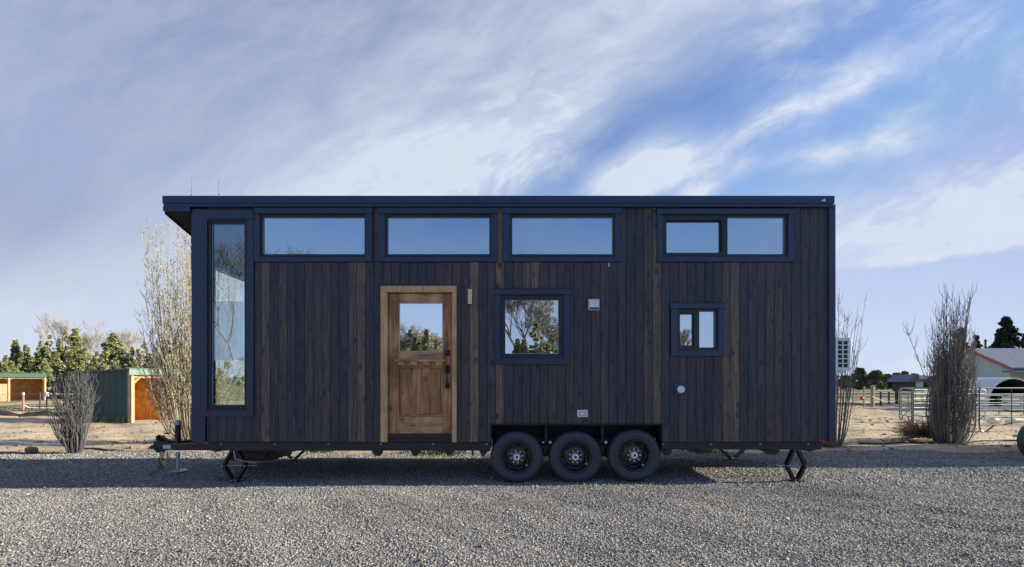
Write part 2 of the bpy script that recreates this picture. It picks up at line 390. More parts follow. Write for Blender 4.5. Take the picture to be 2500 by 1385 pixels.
M = {}
M['siding'] = siding_mat()
M['trim'] = simple('navy_grey_trim', (.015, .027, .072), .36, 0, .28, 3, .14, .6)
M['fascia'] = simple('dark_blue_fascia_metal', (.010, .024, .082), .32, .0, .25, 2, .12, .6)
M['frame'] = simple('black_window_frame', (.012, .014, .024), .35, 0, .1, 10, .03)
M['core'] = simple('wall_core', (.012, .013, .016), .8)
M['inner'] = simple('pale_interior_wall', (.50, .48, .44), .7)
M['innerdark'] = simple('interior_floor', (.12, .08, .05), .6)
M['steel'] = simple('black_painted_steel', (.0035, .0042, .010), .38, .0, .2, 9, .08, .6)
M['arch'] = simple('wheel_arch_liner', (.010, .012, .020), .75, 0, .25, 7, .1)
M['rubber'] = simple('tyre_rubber', (.038, .043, .058), .52, 0, .32, 8, .15, .55)
M['rimblack'] = simple('gloss_black_rim', (.006, .007, .010), .18, 0, .1, 8, .02, .7)
M['chrome'] = simple('chrome', (.85, .86, .90), .3, .35, .05, 20, .02)
M['zinc'] = simple('zinc_plated_steel', (.45, .48, .50), .38, .85, .15, 20, .05)
M['bolt'] = simple('pale_bolt_cap', (.55, .55, .58), .4, .2, .1, 20, .02)
M['door'] = brown_wood('walnut_stained_door', (.08, .032, .014), (.37, .16, .058), (.74, .39, .155))
M['doorh'] = brown_wood('walnut_stained_rail', (.14, .065, .032), (.50, .27, .125), (.80, .50, .25), horiz=True)
M['doorframe'] = brown_wood('oiled_door_frame', (.34, .18, .085), (.60, .35, .17), (.80, .54, .29))
M['black'] = simple('matt_black_hardware', (.008, .009, .013), .4, .2)
M['brass'] = simple('brushed_brass', (.72, .62, .36), .35, .35, .08, 20, .02)
M['white'] = simple('white_plastic', (.74, .76, .80), .4, 0, .05, 6, .02)
M['label'] = simple('white_sticker', (.62, .66, .74), .5, 0, .35, 60, .0)
M['orange'] = simple('orange_reflector', (.55, .09, .01), .25)
M['red'] = simple('red_marker_lens', (.55, .01, .01), .2)
M['tank'] = simple('dusty_brown_tank', (.060, .052, .040), .7, 0, .3, 4)
M['green_pipe'] = simple('green_painted_pipe', (.075, .13, .125), .4, .1, .3, 12)
M['white_rail'] = simple('worn_white_rail', (.60, .62, .62), .5, .1, .2, 12)
M['post'] = simple('weathered_post', (.33, .27, .19), .85, 0, .3, 9, .3)
M['darkpost'] = simple('dark_steel_post', (.06, .055, .055), .8, 0, .3, 9, .2)
M['rock'] = simple('rock', (.22, .17, .13), .9, 0, .3, 6, .6)
M['greenroof'] = simple('pale_green_metal', (.075, .150, .105), .4, .1, .15, 3)
M['greenwall'] = panel_mat('dark_green_sheet', (.022, .062, .052), 0, .30, .6, 1.0)
M['mint'] = panel_mat('mint_siding', (.42, .50, .47), 1, .30, .6, .5)
M['mintx'] = panel_mat('mint_siding_long_wall', (.36, .43, .43), 0, .30, .6, .5)
M['barnroof'] = panel_mat('grey_metal_roof', (.17, .18, .215), 0, .45, .4, 1.0, .2)
M['darkroof'] = panel_mat('dark_metal_roof', (.13, .13, .17), 0, .6, .6, .8)
M['redtrim'] = simple('faded_red_trim', (.38, .12, .09), .6)
M['osb'] = osb_mat()
M['lumber'] = brown_wood('raw_lumber', (.32, .20, .10), (.48, .32, .17), (.62, .44, .26), rough=.7)
M['concrete'] = simple('pale_panel', (.50, .50, .49), .8, 0, .2, 3)
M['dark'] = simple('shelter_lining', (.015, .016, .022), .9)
M['hose'] = simple('black_hose', (.02, .022, .03), .5)
M['pale'] = simple('bleached_log', (.85, .80, .68), .8, 0, .1, 9, .3)
M['glass'] = glass_mat('coated_window_glass', .42, rtint=(.78, .89, 1.0))
M['doorglass'] = glass_mat('door_glass', .72, (.8, .85, .88), (1.0, 1.0, 1.0))
M['clear'] = glass_mat('clear_end_glass', .01, (.99, 1, 1), ior=1.12)
M['lowglass'] = glass_mat('lower_window_glass', .52, rtint=(.93, .97, 1.0))
M['tallglass'] = glass_mat('tall_window_glass', .17, (.97, 1, 1), (.72, .88, 1.0), ior=1.15)
M['sash'] = simple('pale_window_seal', (.55, .60, .68), .4)
M['juniper'] = leaf_mat('juniper_foliage', (.095, .115, .055), (.27, .285, .125), (.50, .48, .22))
M['conifer'] = leaf_mat('dark_conifer_foliage', (.016, .034, .024), (.035, .062, .038), (.07, .10, .055))
M['pine'] = leaf_mat('pine_foliage', (.07, .10, .06), (.14, .17, .095), (.25, .27, .15))
M['bud'] = leaf_mat('poplar_buds', (.26, .25, .13), (.46, .44, .27), (.62, .60, .42))
M['greyleaf'] = leaf_mat('dry_buds', (.18, .155, .13), (.32, .28, .235), (.46, .41, .35))
M['weed'] = leaf_mat('weed_leaf', (.05, .10, .02), (.12, .20, .05), (.26, .30, .08))
M['shrubleaf'] = leaf_mat('shrub_leaf', (.06, .10, .03), (.14, .20, .06), (.26, .32, .10))
M['bark_pale'] = bark_mat('pale_poplar_bark', (.10, .085, .055), (.46, .41, .29))
M['bark_grey'] = bark_mat('grey_dry_bark', (.07, .062, .058), (.33, .295, .25))
M['bark_dark'] = bark_mat('dark_stem_bark', (.030, .030, .034), (.15, .145, .14))
M['bark'] = bark_mat('bark', (.15, .13, .115), (.40, .36, .32))
M['dry'] = bark_mat('dry_tumbleweed', (.16, .10, .055), (.42, .30, .18))

# ------------------------------------------------------------------ ground
def wob(x, y):
    """gentle unevenness of the gravel, metres"""
    x = np.asarray(x, float); y = np.asarray(y, float)
    z = .008*np.sin(1.7*x+.6*y+1.2)+.007*np.sin(.9*x-2.3*y)+.006*np.sin(3.9*x+2.2*y+.5)+.005*np.sin(5.1*y-2.7*x+2)+.004*np.sin(8.3*x+6.1*y)
    z = z+.0105*np.clip((x-0.5)/3.5, 0, 1.2)*np.sin(9.5*y+1.9*np.sin(1.3*x)+.8*x)*np.clip((7.2-y)/1.5, 0, 1)      # raked furrows, front right
    z = z+.005*np.clip((x-0.5)/3.5, 0, 1.2)*np.sin(17*y-3.1*x+2*np.sin(.9*x))*np.clip((7.2-y)/1.5, 0, 1)
    return z
def edge_y(x): return 10.35+.16*np.sin(.8*x+1)+.10*np.sin(2.3*x)+.06*np.sin(5.3*x+2)
def padz(x, y):
    return wob(x, y)*np.where((np.abs(y-8.2) < 1.6), .6, 1) - .16*np.clip((y-edge_y(x))/.6, 0, 1)
def dirtz(x, y):
    x = np.asarray(x, float); y = np.asarray(y, float)
    z = -.07+.09*np.clip((y-9.9)/.9, 0, 1)
    far = np.clip((y-11)/8, 0, 1)
    z = z+np.clip((y-10.5)/1.5, 0, 1)*(.022*np.sin(.7*x+.5*y)+.02*np.sin(1.9*x-1.3*y+1)+.016*np.sin(3.3*x+2.9*y)+.010*np.sin(7*x-5*y))*np.where(y < 60, 1, 0)
    z = z+.05*np.exp(-((y-11.1-.2*np.sin(x))/.28)**2)*(.6+.4*np.sin(2.1*x))
    return z
def grid_mesh(name, xs, ys, zf, m_):
    X, Y = np.meshgrid(xs, ys); Z = zf(X, Y); nx, ny = len(xs), len(ys)
    co = np.stack([X.ravel(), Y.ravel(), Z.ravel()], 1)
    i = np.arange((ny-1)*nx).reshape(ny-1, nx)[:, :-1].ravel()
    f = np.stack([i, i+1, i+nx+1, i+nx], 1)
    me = bpy.data.meshes.new(name); me.vertices.add(len(co)); me.vertices.foreach_set('co', co.ravel())
    me.loops.add(f.size); me.loops.foreach_set('vertex_index', f.ravel())
    me.polygons.add(len(f)); me.polygons.foreach_set('loop_start', np.arange(len(f))*4)
    me.polygons.foreach_set('use_smooth', np.ones(len(f), bool))
    me.update(calc_edges=True); me.materials.append(m_)
    o = bpy.data.objects.new(name, me); COL.objects.link(o); o['kind'] = 'structure'; return o
def spread(a, b, d, far):
    mid_ = list(np.arange(a, b, d)); lo, hi, s_ = [], [], d
    x = a
    while x > -far: s_ *= 1.25; x -= s_; lo.append(x)
    x = mid_[-1]; s_ = d
    while x < far: s_ *= 1.25; x += s_; hi.append(x)
    return np.array(lo[::-1]+mid_+hi)
grid_mesh('ground', spread(-30, 32, .22, 1500), spread(9.2, 30, .16, 1500), dirtz, ground_mat('dirt_and_dry_grass'))
grid_mesh('gravel_pad', np.concatenate([np.arange(-40, -11, .8), np.arange(-11, 13, .09), np.arange(13, 45, .8)]),
          np.concatenate([np.arange(-13, 3, .5), np.arange(3, 11.3, .07)]), padz, gravel_mat())

def stones(name, n, ylo, yhi, s0, s1, seed, keep=None):
    g = np.random.default_rng(seed)
    y = np.sqrt(g.random(n)*(yhi**2-ylo**2)+ylo**2); x = (g.random(n)*2-1)*(1.10*y+2.3)+.05*y
    if keep is not None:
        k = keep(x, y, g.random(n)); x, y = x[k], y[k]; n = len(x)
    size = s0+(s1-s0)*g.random(n)**2.2; size = np.where(g.random(n) < .006, size*1.9, size)
    base = np.array([(1,0,0),(-1,0,0),(0,1,0),(0,-1,0),(0,0,1),(0,0,-1)], float)
    tri = np.array([(0,2,4),(2,1,4),(1,3,4),(3,0,4),(2,0,5),(1,2,5),(3,1,5),(0,3,5)])
    V = base[None]*(1+.0*x[:, None, None])+(g.random((n, 6, 3))-.5)*.95
    V *= np.stack([.8+.7*g.random(n), .7+.6*g.random(n), .42+.25*g.random(n)], 1)[:, None, :]
    a = g.random(n)*6.283; c, s_ = np.cos(a)[:, None], np.sin(a)[:, None]
    t_ = (g.random(n)-.5)*.8; ct, st = np.cos(t_)[:, None], np.sin(t_)[:, None]
    vx, vz = V[..., 0]*ct-V[..., 2]*st, V[..., 0]*st+V[..., 2]*ct
    X, Y = vx*c-V[..., 1]*s_, vx*s_+V[..., 1]*c
    co = np.stack([X, Y, vz], -1)*size[:, None, None]
    co[..., 0] += x[:, None]; co[..., 1] += y[:, None]; co[..., 2] += (padz(x, y)+size*(.10+.3*g.random(n)))[:, None]
    f = (tri[None]+(np.arange(n)*6)[:, None, None]).reshape(-1, 3)
    me = bpy.data.meshes.new(name); me.vertices.add(n*6); me.vertices.foreach_set('co', co.ravel())
    me.loops.add(f.size); me.loops.foreach_set('vertex_index', f.ravel().astype(np.int32))
    me.polygons.add(len(f)); me.polygons.foreach_set('loop_start', np.arange(len(f))*3)
    me.update(calc_edges=True); return me
sm = stone_mat()
for nm, n_, a_, b_, s0, s1, sd, kp, lb in [
    ('gravel', 225000, 3.3, 6.9, .0042, .0115, 3, None, None),
    ('gravel', 105000, 6.9, 10.75, .008, .018, 4, lambda x, y, r: r > np.clip((y-9.9)/.7, 0, .93), None)]:
    me = stones(nm, n_, a_, b_, s0, s1, sd, kp); me.materials.append(sm)
    o = bpy.data.objects.new(nm, me); COL.objects.link(o)
    tag(o, 'loose grey crushed stone covering the yard in front of the house' if sd == 3 else 'loose grey crushed stone under and behind the house', 'gravel', None, 'stuff')

# ------------------------------------------------------------------ the tiny house on its trailer
X0, X1 = FX(470), FX(2037); YB = 9.45; ZB = FZ(1079); ZT = FZ(503)
house = thing('tiny_house', 'long dark-stained wooden tiny house on a three-axle trailer, with a brown wooden door', 'tiny house', (0, YF, 0), 'tiny houses on trailers')
def rect(x0, x1, y0, y1): return (FX(x0), FX(x1), FZ(y1), FZ(y0))     # px box -> x0,x1,z0,z1
WIN = dict(w1=rect(622, 909, 510, 640), w2=rect(924, 1214, 510, 640), w3=rect(1229, 1516, 510, 640), w4=rect(1604, 1935, 512, 640),
           tall=rect(503, 621, 514, 1018), sq=rect(1208, 1390, 707, 890), sm=rect(1637, 1767, 741, 870),
           door=rect(930, 1115, 699, 1079), arch=rect(1198, 1617, 1035, 1085))
# siding boards, cut at every trim
mb = MB(); pitch = 21.25; k0 = int((470-1635.7)/pitch)-1
tones = {637: .85, 683: .66, 690: .62, 887: .88, 1168: .92, 1103: .5, 1190: .55, 1275: .8, 1297: .98, 1360: .66, 1605: .80, 1585: .6, 1775: .74, 1796: .88, 1212: .82, 1380: .45, 1500: .42, 1455: .5, 1560: .45}
k = k0
while True:
    a = 1635.7+pitch*k; b = a+pitch; k += 1
    if a > 2037: break
    if b < 505: continue
    xa, xb = FX(max(a, 505))+.0022, FX(min(b, 2023))-.0022; cpx = (a+b)/2
    if xb-xa < .02: continue
    zs = sorted({ZB, ZT, *[z for h in WIN.values() for z in (h[2], h[3]) if ZB < z < ZT and h[0] < xb and h[1] > xa]})
    runs = []
    for z0, z1 in zip(zs, zs[1:]):
        ext = [(xa, xb)]
        for h in WIN.values():
            if h[2] < (z0+z1)/2 < h[3]:
                ext = [q for e in ext for q in ((e[0], min(e[1], h[0])), (max(e[0], h[1]), e[1])) if q[1]-q[0] > .008]
        for e in ext:
            for r_ in runs:
                if r_[0] == e and abs(r_[2]-z0) < 1e-6: r_[2] = z1; break
            else: runs.append([e, z0, z1])
    tn0 = rnd.gauss(.36 if rnd.random() < .7 else .50, .065); sd0 = rnd.random()*9
    for e, z0, z1 in runs:
        tn, sd = tn0, sd0
        if z0 > FZ(720) or z1 < FZ(890): tn, sd = rnd.gauss(.36 if rnd.random() < .7 else .50, .065), rnd.random()*9
        for tp, tv in tones.items():
            if abs(tp-cpx) < pitch/2 and not (tp in (1297, 1275) and z1 < FZ(720)): tn = tv*.92+rnd.gauss(0, .03)
        if z1-z0 < .12: tn = .5+.4*rnd.random()
        mb.box(e[0], e[1], YF+rnd.random()*.0015, YF+.02, z0, z1, tone=max(0, min(1, tn)), seed=sd)
siding = mb.build('siding', M['siding'], house, bevel=.003)
# structure behind the boards, with real openings
holes = []
for kx_, h in WIN.items():
    if kx_ == 'arch': holes.append((h[0], h[1], 0, h[3]))
    elif kx_ == 'door': holes.append((h[0]+.03, h[1]-.03, ZB+.02, h[3]-.03))
    else: holes.append((h[0]+.06, h[1]-.06, h[2]+.06, h[3]-.06))
mb = MB(); wall_grid(mb, X0+.02, X1-.02, ZB+.004, ZT+.06, holes, YF+.021, YF+.12)
ZR = FZ(503)-.25*(YB-YF)          # rear wall top
wall_grid(mb, X0+.02, X1-.02, ZB+.004, ZR, [], YB-.12, YB-.02)
# right end wall, left end wall with its big picture window
mb.prism_x([(YF+.125, ZB+.004), (YB-.125, ZB+.004), (YB-.125, ZR), (YF+.125, ZT-.03)], X1-.12, X1-.02)
LW = (YF+.30, YB-.35, 1.02, H+1.80)
for (ya, yb, za, zb) in [(YF+.125, LW[0], ZB+.004, ZT-.12), (LW[1], YB-.125, ZB+.004, ZR-.02), (LW[0]+.001, LW[1]-.001, ZB+.004, LW[2])]:
    mb.box(X0+.02, X0+.12, ya, yb, za, zb)
mb.prism_x([(LW[0]+.001, LW[3]), (LW[1]-.001, LW[3]), (LW[1]-.001, ZR+.03), (LW[0]+.001, ZT-.13)], X0+.021, X0+.119)
mb.build('wall', M['core'], house)
mb = MB()
mb.box(X0+.13, X1-.13, YB-.128, YB-.124, ZB+.15, ZR-.05); mb.box(X1-.128, X1-.124, YF+.14, YB-.14, ZB+.15, ZR-.05)
mb.box(FX(905), FX(912), YF+.14, YB-.14, ZB+.15, ZR-.06)
mb.build('interior_lining', M['inner'], house)
mb = MB(); A = WIN['arch']; mb.box(X0+.125, A[0]-.02, YF+.125, YB-.125, ZB+.02, ZB+.12); mb.box(A[1]+.02, X1-.125, YF+.125, YB-.125, ZB+.02, ZB+.12); mb.box(A[0]-.019, A[1]+.019, YF+.33, YB-.126, ZB+.02, ZB+.12); mb.build('floor', M['innerdark'], house)
# end and rear cladding as boards as well
mb = MB()
for xs_, sgn in ((X0, -1), (X1, 1)):
    y = YF+.03
    while y < YB-.02:
        y2 = min(y+.125, YB-.02); top = ZT-.25*(y2-YF)-.01
        segs = [(ZB, top)]
        if sgn < 0 and y2 > LW[0]-.05 and y < LW[1]+.05: segs = [(ZB, LW[2]-.08), (LW[3]+.08, top)]
        for a, b in segs:
            if b > a: mb.box(min(xs_, xs_-sgn*.018), max(xs_, xs_-sgn*.018), y+.002, y2-.002, a, b, tone=max(0, min(1, rnd.gauss(.35, .15))), seed=rnd.random()*9)
        y = y2
x = X0+.01
while x < X1:
    mb.box(x+.002, min(x+.126, X1)-.002, YB-.018, YB, ZB, ZR, tone=max(0, min(1, rnd.gauss(.35, .15))), seed=rnd.random()*9); x += .126
mb.build('end_siding', M['siding'], house)
# corner boards and the dark strip under the roof
mb = MB()
mb.box(X0-.004, FX(503)-.001, YF-.022, YF+.02, ZB-.004, FZ(512)); mb.box(X0-.004, X0+.02, YF+.021, YF+.14, ZB, FZ(540))
mb.build('corner_trim', M['trim'], house, bevel=.003); mb = MB()
mb.box(FX(2022)+.001, X1+.006, YF-.022, YF+.02, ZB-.004, FZ(500)); mb.box(X1-.016, X1+.006, YF+.021, YF+.12, ZB, FZ(506)-.03)
mb.build('corner_trim', M['trim'], house, bevel=.003)
# roof: a slab falling away to the rear, thicker in the front overhang
SL = -.25; y0, y1 = YF-.06, YB+.08; zt = FZ(478, y0)
def slab(x0, x1, th, ya, yb, zt_=zt):
    f = lambda y: zt_+SL*(y-y0)
    return ([(ya, f(ya)-th), (yb, f(yb)-th), (yb, f(yb)), (ya, f(ya))], x0, x1)
XR0, XR1 = FX(396, y0), FX(2038, y0)
mb = MB(); p = slab(XR0+.012, XR1-.012, .10, y0+.03, y1-.02, zt-.012); mb.prism_x(*p)
q = slab(XR0+.02, X0-.01, .165, y0+.035, y1-.03, zt-.05); mb.prism_x([(a, b) for a, b in q[0]], q[1], q[2])
roof = mb.build('roof', M['core'], house)
mb = MB()
mb.box(XR0, XR1, y0, y0+.03, FZ(496, y0), zt)                                  # upper fascia
mb.box(XR0+.006, XR1-.006, y0+.012, y0+.045, FZ(504, y0), FZ(496, y0)-.001)      # lower lip
mb.box(XR0+.004, X0-.006, y0+.008, y0+.034, FZ(515, y0), FZ(504, y0)-.001)
for xx in (XR0, XR1-.012):
    pl = slab(0, 0, .235 if xx == XR0 else .12, y0+.047, y1, zt)[0]; mb.prism_x(pl, xx, xx+.012)
mb.build('fascia', M['fascia'], roof, bevel=.002)
mb = MB(); mb.box(FX(2003), FX(2008), y0-.008, y0-.001, FZ(492, y0), FZ(487, y0)); mb.box(FX(1999), FX(2003), y0-.004, y0-.001, FZ(491, y0), FZ(489, y0)); mb.build('clip', M['white'], roof)

def window(key, frame_px, panes, seal=True, casing=True, header=13, legs=None, reflection_sheet=None, slider=None):
    o = WIN[key]; f = rect(*frame_px); t = .026
    mb = MB()
    # outer frame ring, 22 mm deep
    fw = .018
    x0, x1, z0, z1 = f
    gl = [rect(*p_) for p_ in panes]
    wall_grid(mb, x0, x1, z0, z1, gl, YF-.004, YF+.075)
    w_ = mb.build('window', M['frame'], house, bevel=.003)
    for i, g in enumerate(gl):
        dep = .030 if not (slider == i) else .052
        pm = MB(); pm.box(g[0]+.001, g[1]-.001, YF+dep, YF+dep+.006, g[2]+.001, g[3]-.001); pm.build('pane', M[{'tall': 'tallglass', 'sq': 'lowglass', 'sm': 'lowglass'}.get(key, 'glass')], w_)
        if seal:
            sm_ = MB(); e = .006
            wall_grid(sm_, g[0]+.0015, g[1]-.0015, g[2]+.0015, g[3]-.0015, [(g[0]+e, g[1]-e, g[2]+e, g[3]-e)], YF+dep-.006, YF+dep-.0008)
            sm_.build('seal', M['sash'], w_)
    if slider is not None:
        g = gl[slider]; s2 = MB()
        wall_grid(s2, g[0]+.0005, g[1]-.0005, g[2]+.0005, g[3]-.0005, [(g[0]+.012, g[1]-.012, g[2]+.012, g[3]-.012)], YF+.030, YF+.045); s2.build('sash', M['frame'], w_)
    if reflection_sheet:
        g = rect(*reflection_sheet); pm = MB(); pm.box(g[0], g[1], YF+.040, YF+.0405, g[2], g[3]); fm = pm.build('reflection_sheet', REFLECTION_SHEET, w_, label='pale translucent sheet standing in for a reflection in the tall window')
    c = MB()
    if casing:
        ox0, ox1, oz0, oz1 = o; hz = header/F*YF
        ft, fb = YF-.026, YF+.02
        c.box(ox0-.012, ox1+.012, ft-.012, fb, oz1-hz, oz1)                    # header, proud and a little wider
        c.box(ox0-.015, ox1+.015, ft-.022, fb, oz1+.001, oz1+.006)              # drip cap
        c.box(ox0, x0-.001, ft, fb, oz0, oz1-hz-.001); c.box(x1+.001, ox1, ft, fb, oz0, oz1-hz-.001)
        c.box(x0-.0005, x1+.0005, ft+.003, fb, oz0, z0-.001)
        if oz1-hz-z1 > .004: c.box(x0-.0005, x1+.0005, ft+.003, fb, z1+.001, oz1-hz-.001)
        c.box(x0-.01, x1+.01, ft-.010, fb-.022, z0-.010, z0-.0012)                # sill nose
        c.build('casing', M['trim'], w_, bevel=.002)
    return w_
m_, t_ = mat('translucent_reflection_sheet'); t_.n.remove(t_.p)  # pale sheet stands in for a reflected patch in the tall pane
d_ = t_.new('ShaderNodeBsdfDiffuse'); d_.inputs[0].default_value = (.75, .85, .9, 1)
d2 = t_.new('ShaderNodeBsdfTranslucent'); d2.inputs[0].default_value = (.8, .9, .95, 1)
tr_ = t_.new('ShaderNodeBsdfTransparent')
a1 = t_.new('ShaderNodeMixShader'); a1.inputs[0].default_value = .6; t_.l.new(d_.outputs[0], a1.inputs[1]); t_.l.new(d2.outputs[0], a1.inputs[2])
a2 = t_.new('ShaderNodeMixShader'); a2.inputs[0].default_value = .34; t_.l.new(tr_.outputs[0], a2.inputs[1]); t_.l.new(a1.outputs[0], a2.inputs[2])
t_.l.new(a2.outputs[0], t_.out.inputs[0]); REFLECTION_SHEET = m_
window('w1', (636, 893, 525, 626), [(641, 890, 530, 621)])
window('w2', (941, 1198, 525, 626), [(946, 1195, 530, 621)])
window('w3', (1245, 1500, 525, 626), [(1250, 1496, 530, 621)])
window('w4', (1617, 1922, 526, 625), [(1627, 1762, 538, 618), (1776, 1917, 530, 621)], slider=0)
window('tall', (508, 604, 540, 1001), [(516, 597, 546, 989)], reflection_sheet=(517, 591, 735, 880), header=22)
window('sq', (1221, 1376, 722, 874), [(1233, 1364, 732, 864)])
window('sm', (1654, 1751, 755, 854), [(1660, 1695, 765, 845), (1707, 1746, 760, 849)], slider=0)
# window in the left end wall
ew = MB()
for (ya, yb, za, zb) in [(LW[0], LW[1], LW[3]-.05, LW[3]), (LW[0], LW[1], LW[2], LW[2]+.05), (LW[0], LW[0]+.05, LW[2]+.051, LW[3]-.051), (LW[1]-.05, LW[1], LW[2]+.051, LW[3]-.051)]:
    ew.box(X0-.012, X0+.13, ya, yb, za, zb)
ew = ew.build('window', M['frame'], house)
g_ = MB(); g_.box(X0+.03, X0+.036, LW[0]+.05, LW[1]-.05, LW[2]+.05, LW[3]-.05); g_.build('pane', M['clear'], ew)

# ---- door
D = rect(930, 1115, 699, 1079); S = rect(948, 1103, 716, 1060)
door = MB()
gz = rect(973, 1080, 739, 858); pn = rect(973, 1080, 893, 1018)
yd = YF+.035
for (a, b, c, d, sd) in [(S[0], gz[0], S[2], S[3], 1), (gz[1], S[1], S[2], S[3], 2)]: door.box(a, b, yd, yd+.045, c, d, seed=sd)
door_o = door.build('door', M['door'], house, bevel=.003, label='walnut-brown wooden door with a glass upper half')
mb = MB()
for (c, d, sd) in [(gz[3], S[3], 1), (FZ(888), gz[2], 2.4), (pn[3], FZ(888)-.001, 3), (S[2], pn[2], 4.2)]: mb.box(gz[0]+.0008, gz[1]-.0008, yd+.002, yd+.043, c, d, seed=sd)
mb.build('rail', M['doorh'], door_o, bevel=.003)
mb = MB(); n = 4
wv_ = (pn[1]-pn[0]-.07)/n
for i in range(n): mb.box(pn[0]+.035+i*wv_, pn[0]+.035+(i+1)*wv_-.001, yd+.010, yd+.035, pn[2]+.035, pn[3]-.035, seed=i*1.7)
for (a, b, c, d) in [(pn[0]+.001, pn[1]-.001, pn[3]-.033, pn[3]-.001), (pn[0]+.001, pn[1]-.001, pn[2]+.001, pn[2]+.033), (pn[0]+.001, pn[0]+.033, pn[2]+.034, pn[3]-.034), (pn[1]-.033, pn[1]-.001, pn[2]+.034, pn[3]-.034)]:
    mb.box(a, b, yd+.020, yd+.036, c, d, seed=6)
mb.build('panel', M['door'], door_o, bevel=.006)
mb = MB(); sh = rect(965, 1087, 878, 884); mb.box(sh[0], sh[1], yd-.070, yd-.001, sh[2], sh[3], seed=2)
for i in range(4):
    cx = 980+31*i; mb.box(FX(cx-8), FX(cx+8), yd-.060, yd-.001, FZ(891), FZ(884)-.001, seed=3+i)
mb.build('shelf', M['doorh'], door_o, bevel=.003)
mb = MB(); mb.box(gz[0]+.001, gz[1]-.001, yd+.018, yd+.024, gz[2]+.001, gz[3]-.001); mb.build('pane', M['doorglass'], door_o)
mb = MB(); mb.box(gz[0]-.02, gz[1]+.02, yd+.050, yd+.054, gz[2]-.02, gz[3]+.02); mb.build('pale_backing', M['white'], door_o, label='pale panel added behind the door glass to lighten it')  # pale panel added behind the pane to whiten the glass
mb = MB(); wall_grid(mb, gz[0]+.001, gz[1]-.001, gz[2]+.001, gz[3]-.001, [(gz[0]+.008, gz[1]-.008, gz[2]+.008, gz[3]-.008)], yd+.008, yd+.017); mb.build('glazing_bead', M['sash'], door_o)
mb = MB(); h_ = rect(1085, 1098, 855, 869); mb.box(h_[0], h_[1], yd-.018, yd-.001, h_[2], h_[3]); mb.ball((FX(1091.5), yd-.02, FZ(862)), .018, 10, 6, (1, .6, 1)); mb.build('deadbolt', M['black'], door_o, bevel=.003)
mb = MB(); h_ = rect(1085, 1098, 891, 911); mb.box(h_[0], h_[1], yd-.014, yd-.001, h_[2], h_[3]); h_ = rect(1086, 1097, 936, 949); mb.box(h_[0], h_[1], yd-.014, yd-.001, h_[2], h_[3])
xh = FX(1091.5); mb.tube([(xh, yd-.01, FZ(905)), (xh, yd-.055, FZ(908)), (xh, yd-.065, FZ(922)), (xh, yd-.055, FZ(938)), (xh, yd-.01, FZ(942))], [.011, .012, .013, .012, .010], 8); mb.ball((xh, yd-.03, FZ(897)), .012, 8, 5)
mb.build('handle', M['black'], door_o, bevel=.002)
mb = MB()
mb.box(D[0], FX(946.5), YF-.030, YF+.075, ZB-.004, FZ(714.5), seed=1); mb.box(FX(1104), D[1], YF-.030, YF+.075, ZB-.004, FZ(714.5), seed=2.2)
frm = mb.build('door_frame', M['doorframe'], house, bevel=.004)
mb = MB(); mb.box(D[0], D[1], YF-.030, YF+.075, FZ(714.2), D[3], seed=3.1); mb.build('head', M['doorframe'], frm, bevel=.004)
mb = MB(); mb.box(FX(946.5)+.001, FX(1104)-.001, YF-.012, YF+.08, FZ(1070), FZ(1060.5)); mb.box(FX(946.5)+.001, FX(1104)-.001, YF+.0, YF+.07, ZB-.002, FZ(1070)-.001); mb.build('threshold', M['frame'], frm, bevel=.003)

# ---- fittings on the wall
mb = MB(); a = rect(1143, 1153, 708, 744); mb.box(a[0]-.004, a[1]+.004, YF-.012, YF-.001, a[2]-.006, a[3]+.006); sc_ = mb.build('wall_light', M['frame'], house)
mb = MB(); mb.box(a[0], a[1], YF-.065, YF-.0125, a[2], a[3]); mb.build('light_shade', M['brass'], sc_, bevel=.004)
a = rect(1436, 1463, 731, 758); mb = MB(); mb.box(a[0], a[1], YF-.014, YF-.001, a[2], a[3])
mb.prism_x([(YF-.0141, a[2]+.030), (YF-.0141, a[3]-.008), (YF-.045, a[3]-.012), (YF-.066, a[2]+.034)], a[0]+.012, a[1]-.012); vt = mb.build('vent_hood', M['white'], house, bevel=.003)
mb = MB(); mb.box(a[0]+.014, a[1]-.014, YF-.05, YF-.0145, a[2]+.014, a[2]+.029); mb.build('flap', M['frame'], vt)
a = rect(1409, 1434, 1001, 1018); mb = MB(); wall_grid(mb, a[0], a[1], a[2], a[3], [(a[0]+.024, a[1]-.024, a[2]+.018, a[3]-.022)], YF-.03, YF-.001); ol = mb.build('outlet_box', M['white'], house, bevel=.004)
mb = MB(); mb.box(a[0]+.02, a[1]-.02, YF-.012, YF-.002, a[2]+.015, a[3]-.018); mb.build('outlet_recess', M['zinc'], ol)
mb = MB(); mb.box(a[0]+.040, a[1]-.040, YF-.040, YF-.013, a[2]+.030, a[3]-.034); mb.build('outlet_cover', M['white'], ol, bevel=.004)
a = rect(1646, 1677, 936, 966); mb = MB(); mb.box(a[0], a[1], YF-.02, YF-.001, a[2], a[3]); pt = mb.build('inlet_plate', M['trim'], house, bevel=.003)
mb = MB(); c_ = (FX(1661.5), YF-.021, FZ(951)); mb.lathe_y([(0, -.016), (.036, -.016), (.046, -.012), (.052, -.010), (.054, 0)], c_, 32); mb.build('inlet_cap', M['white'], pt, smooth=False)
mb = MB(); mb.box(FX(1485), FX(1488), YF-.012, YF-.001, FZ(652), FZ(643)); mb.build('screw_tab', M['bolt'], house)

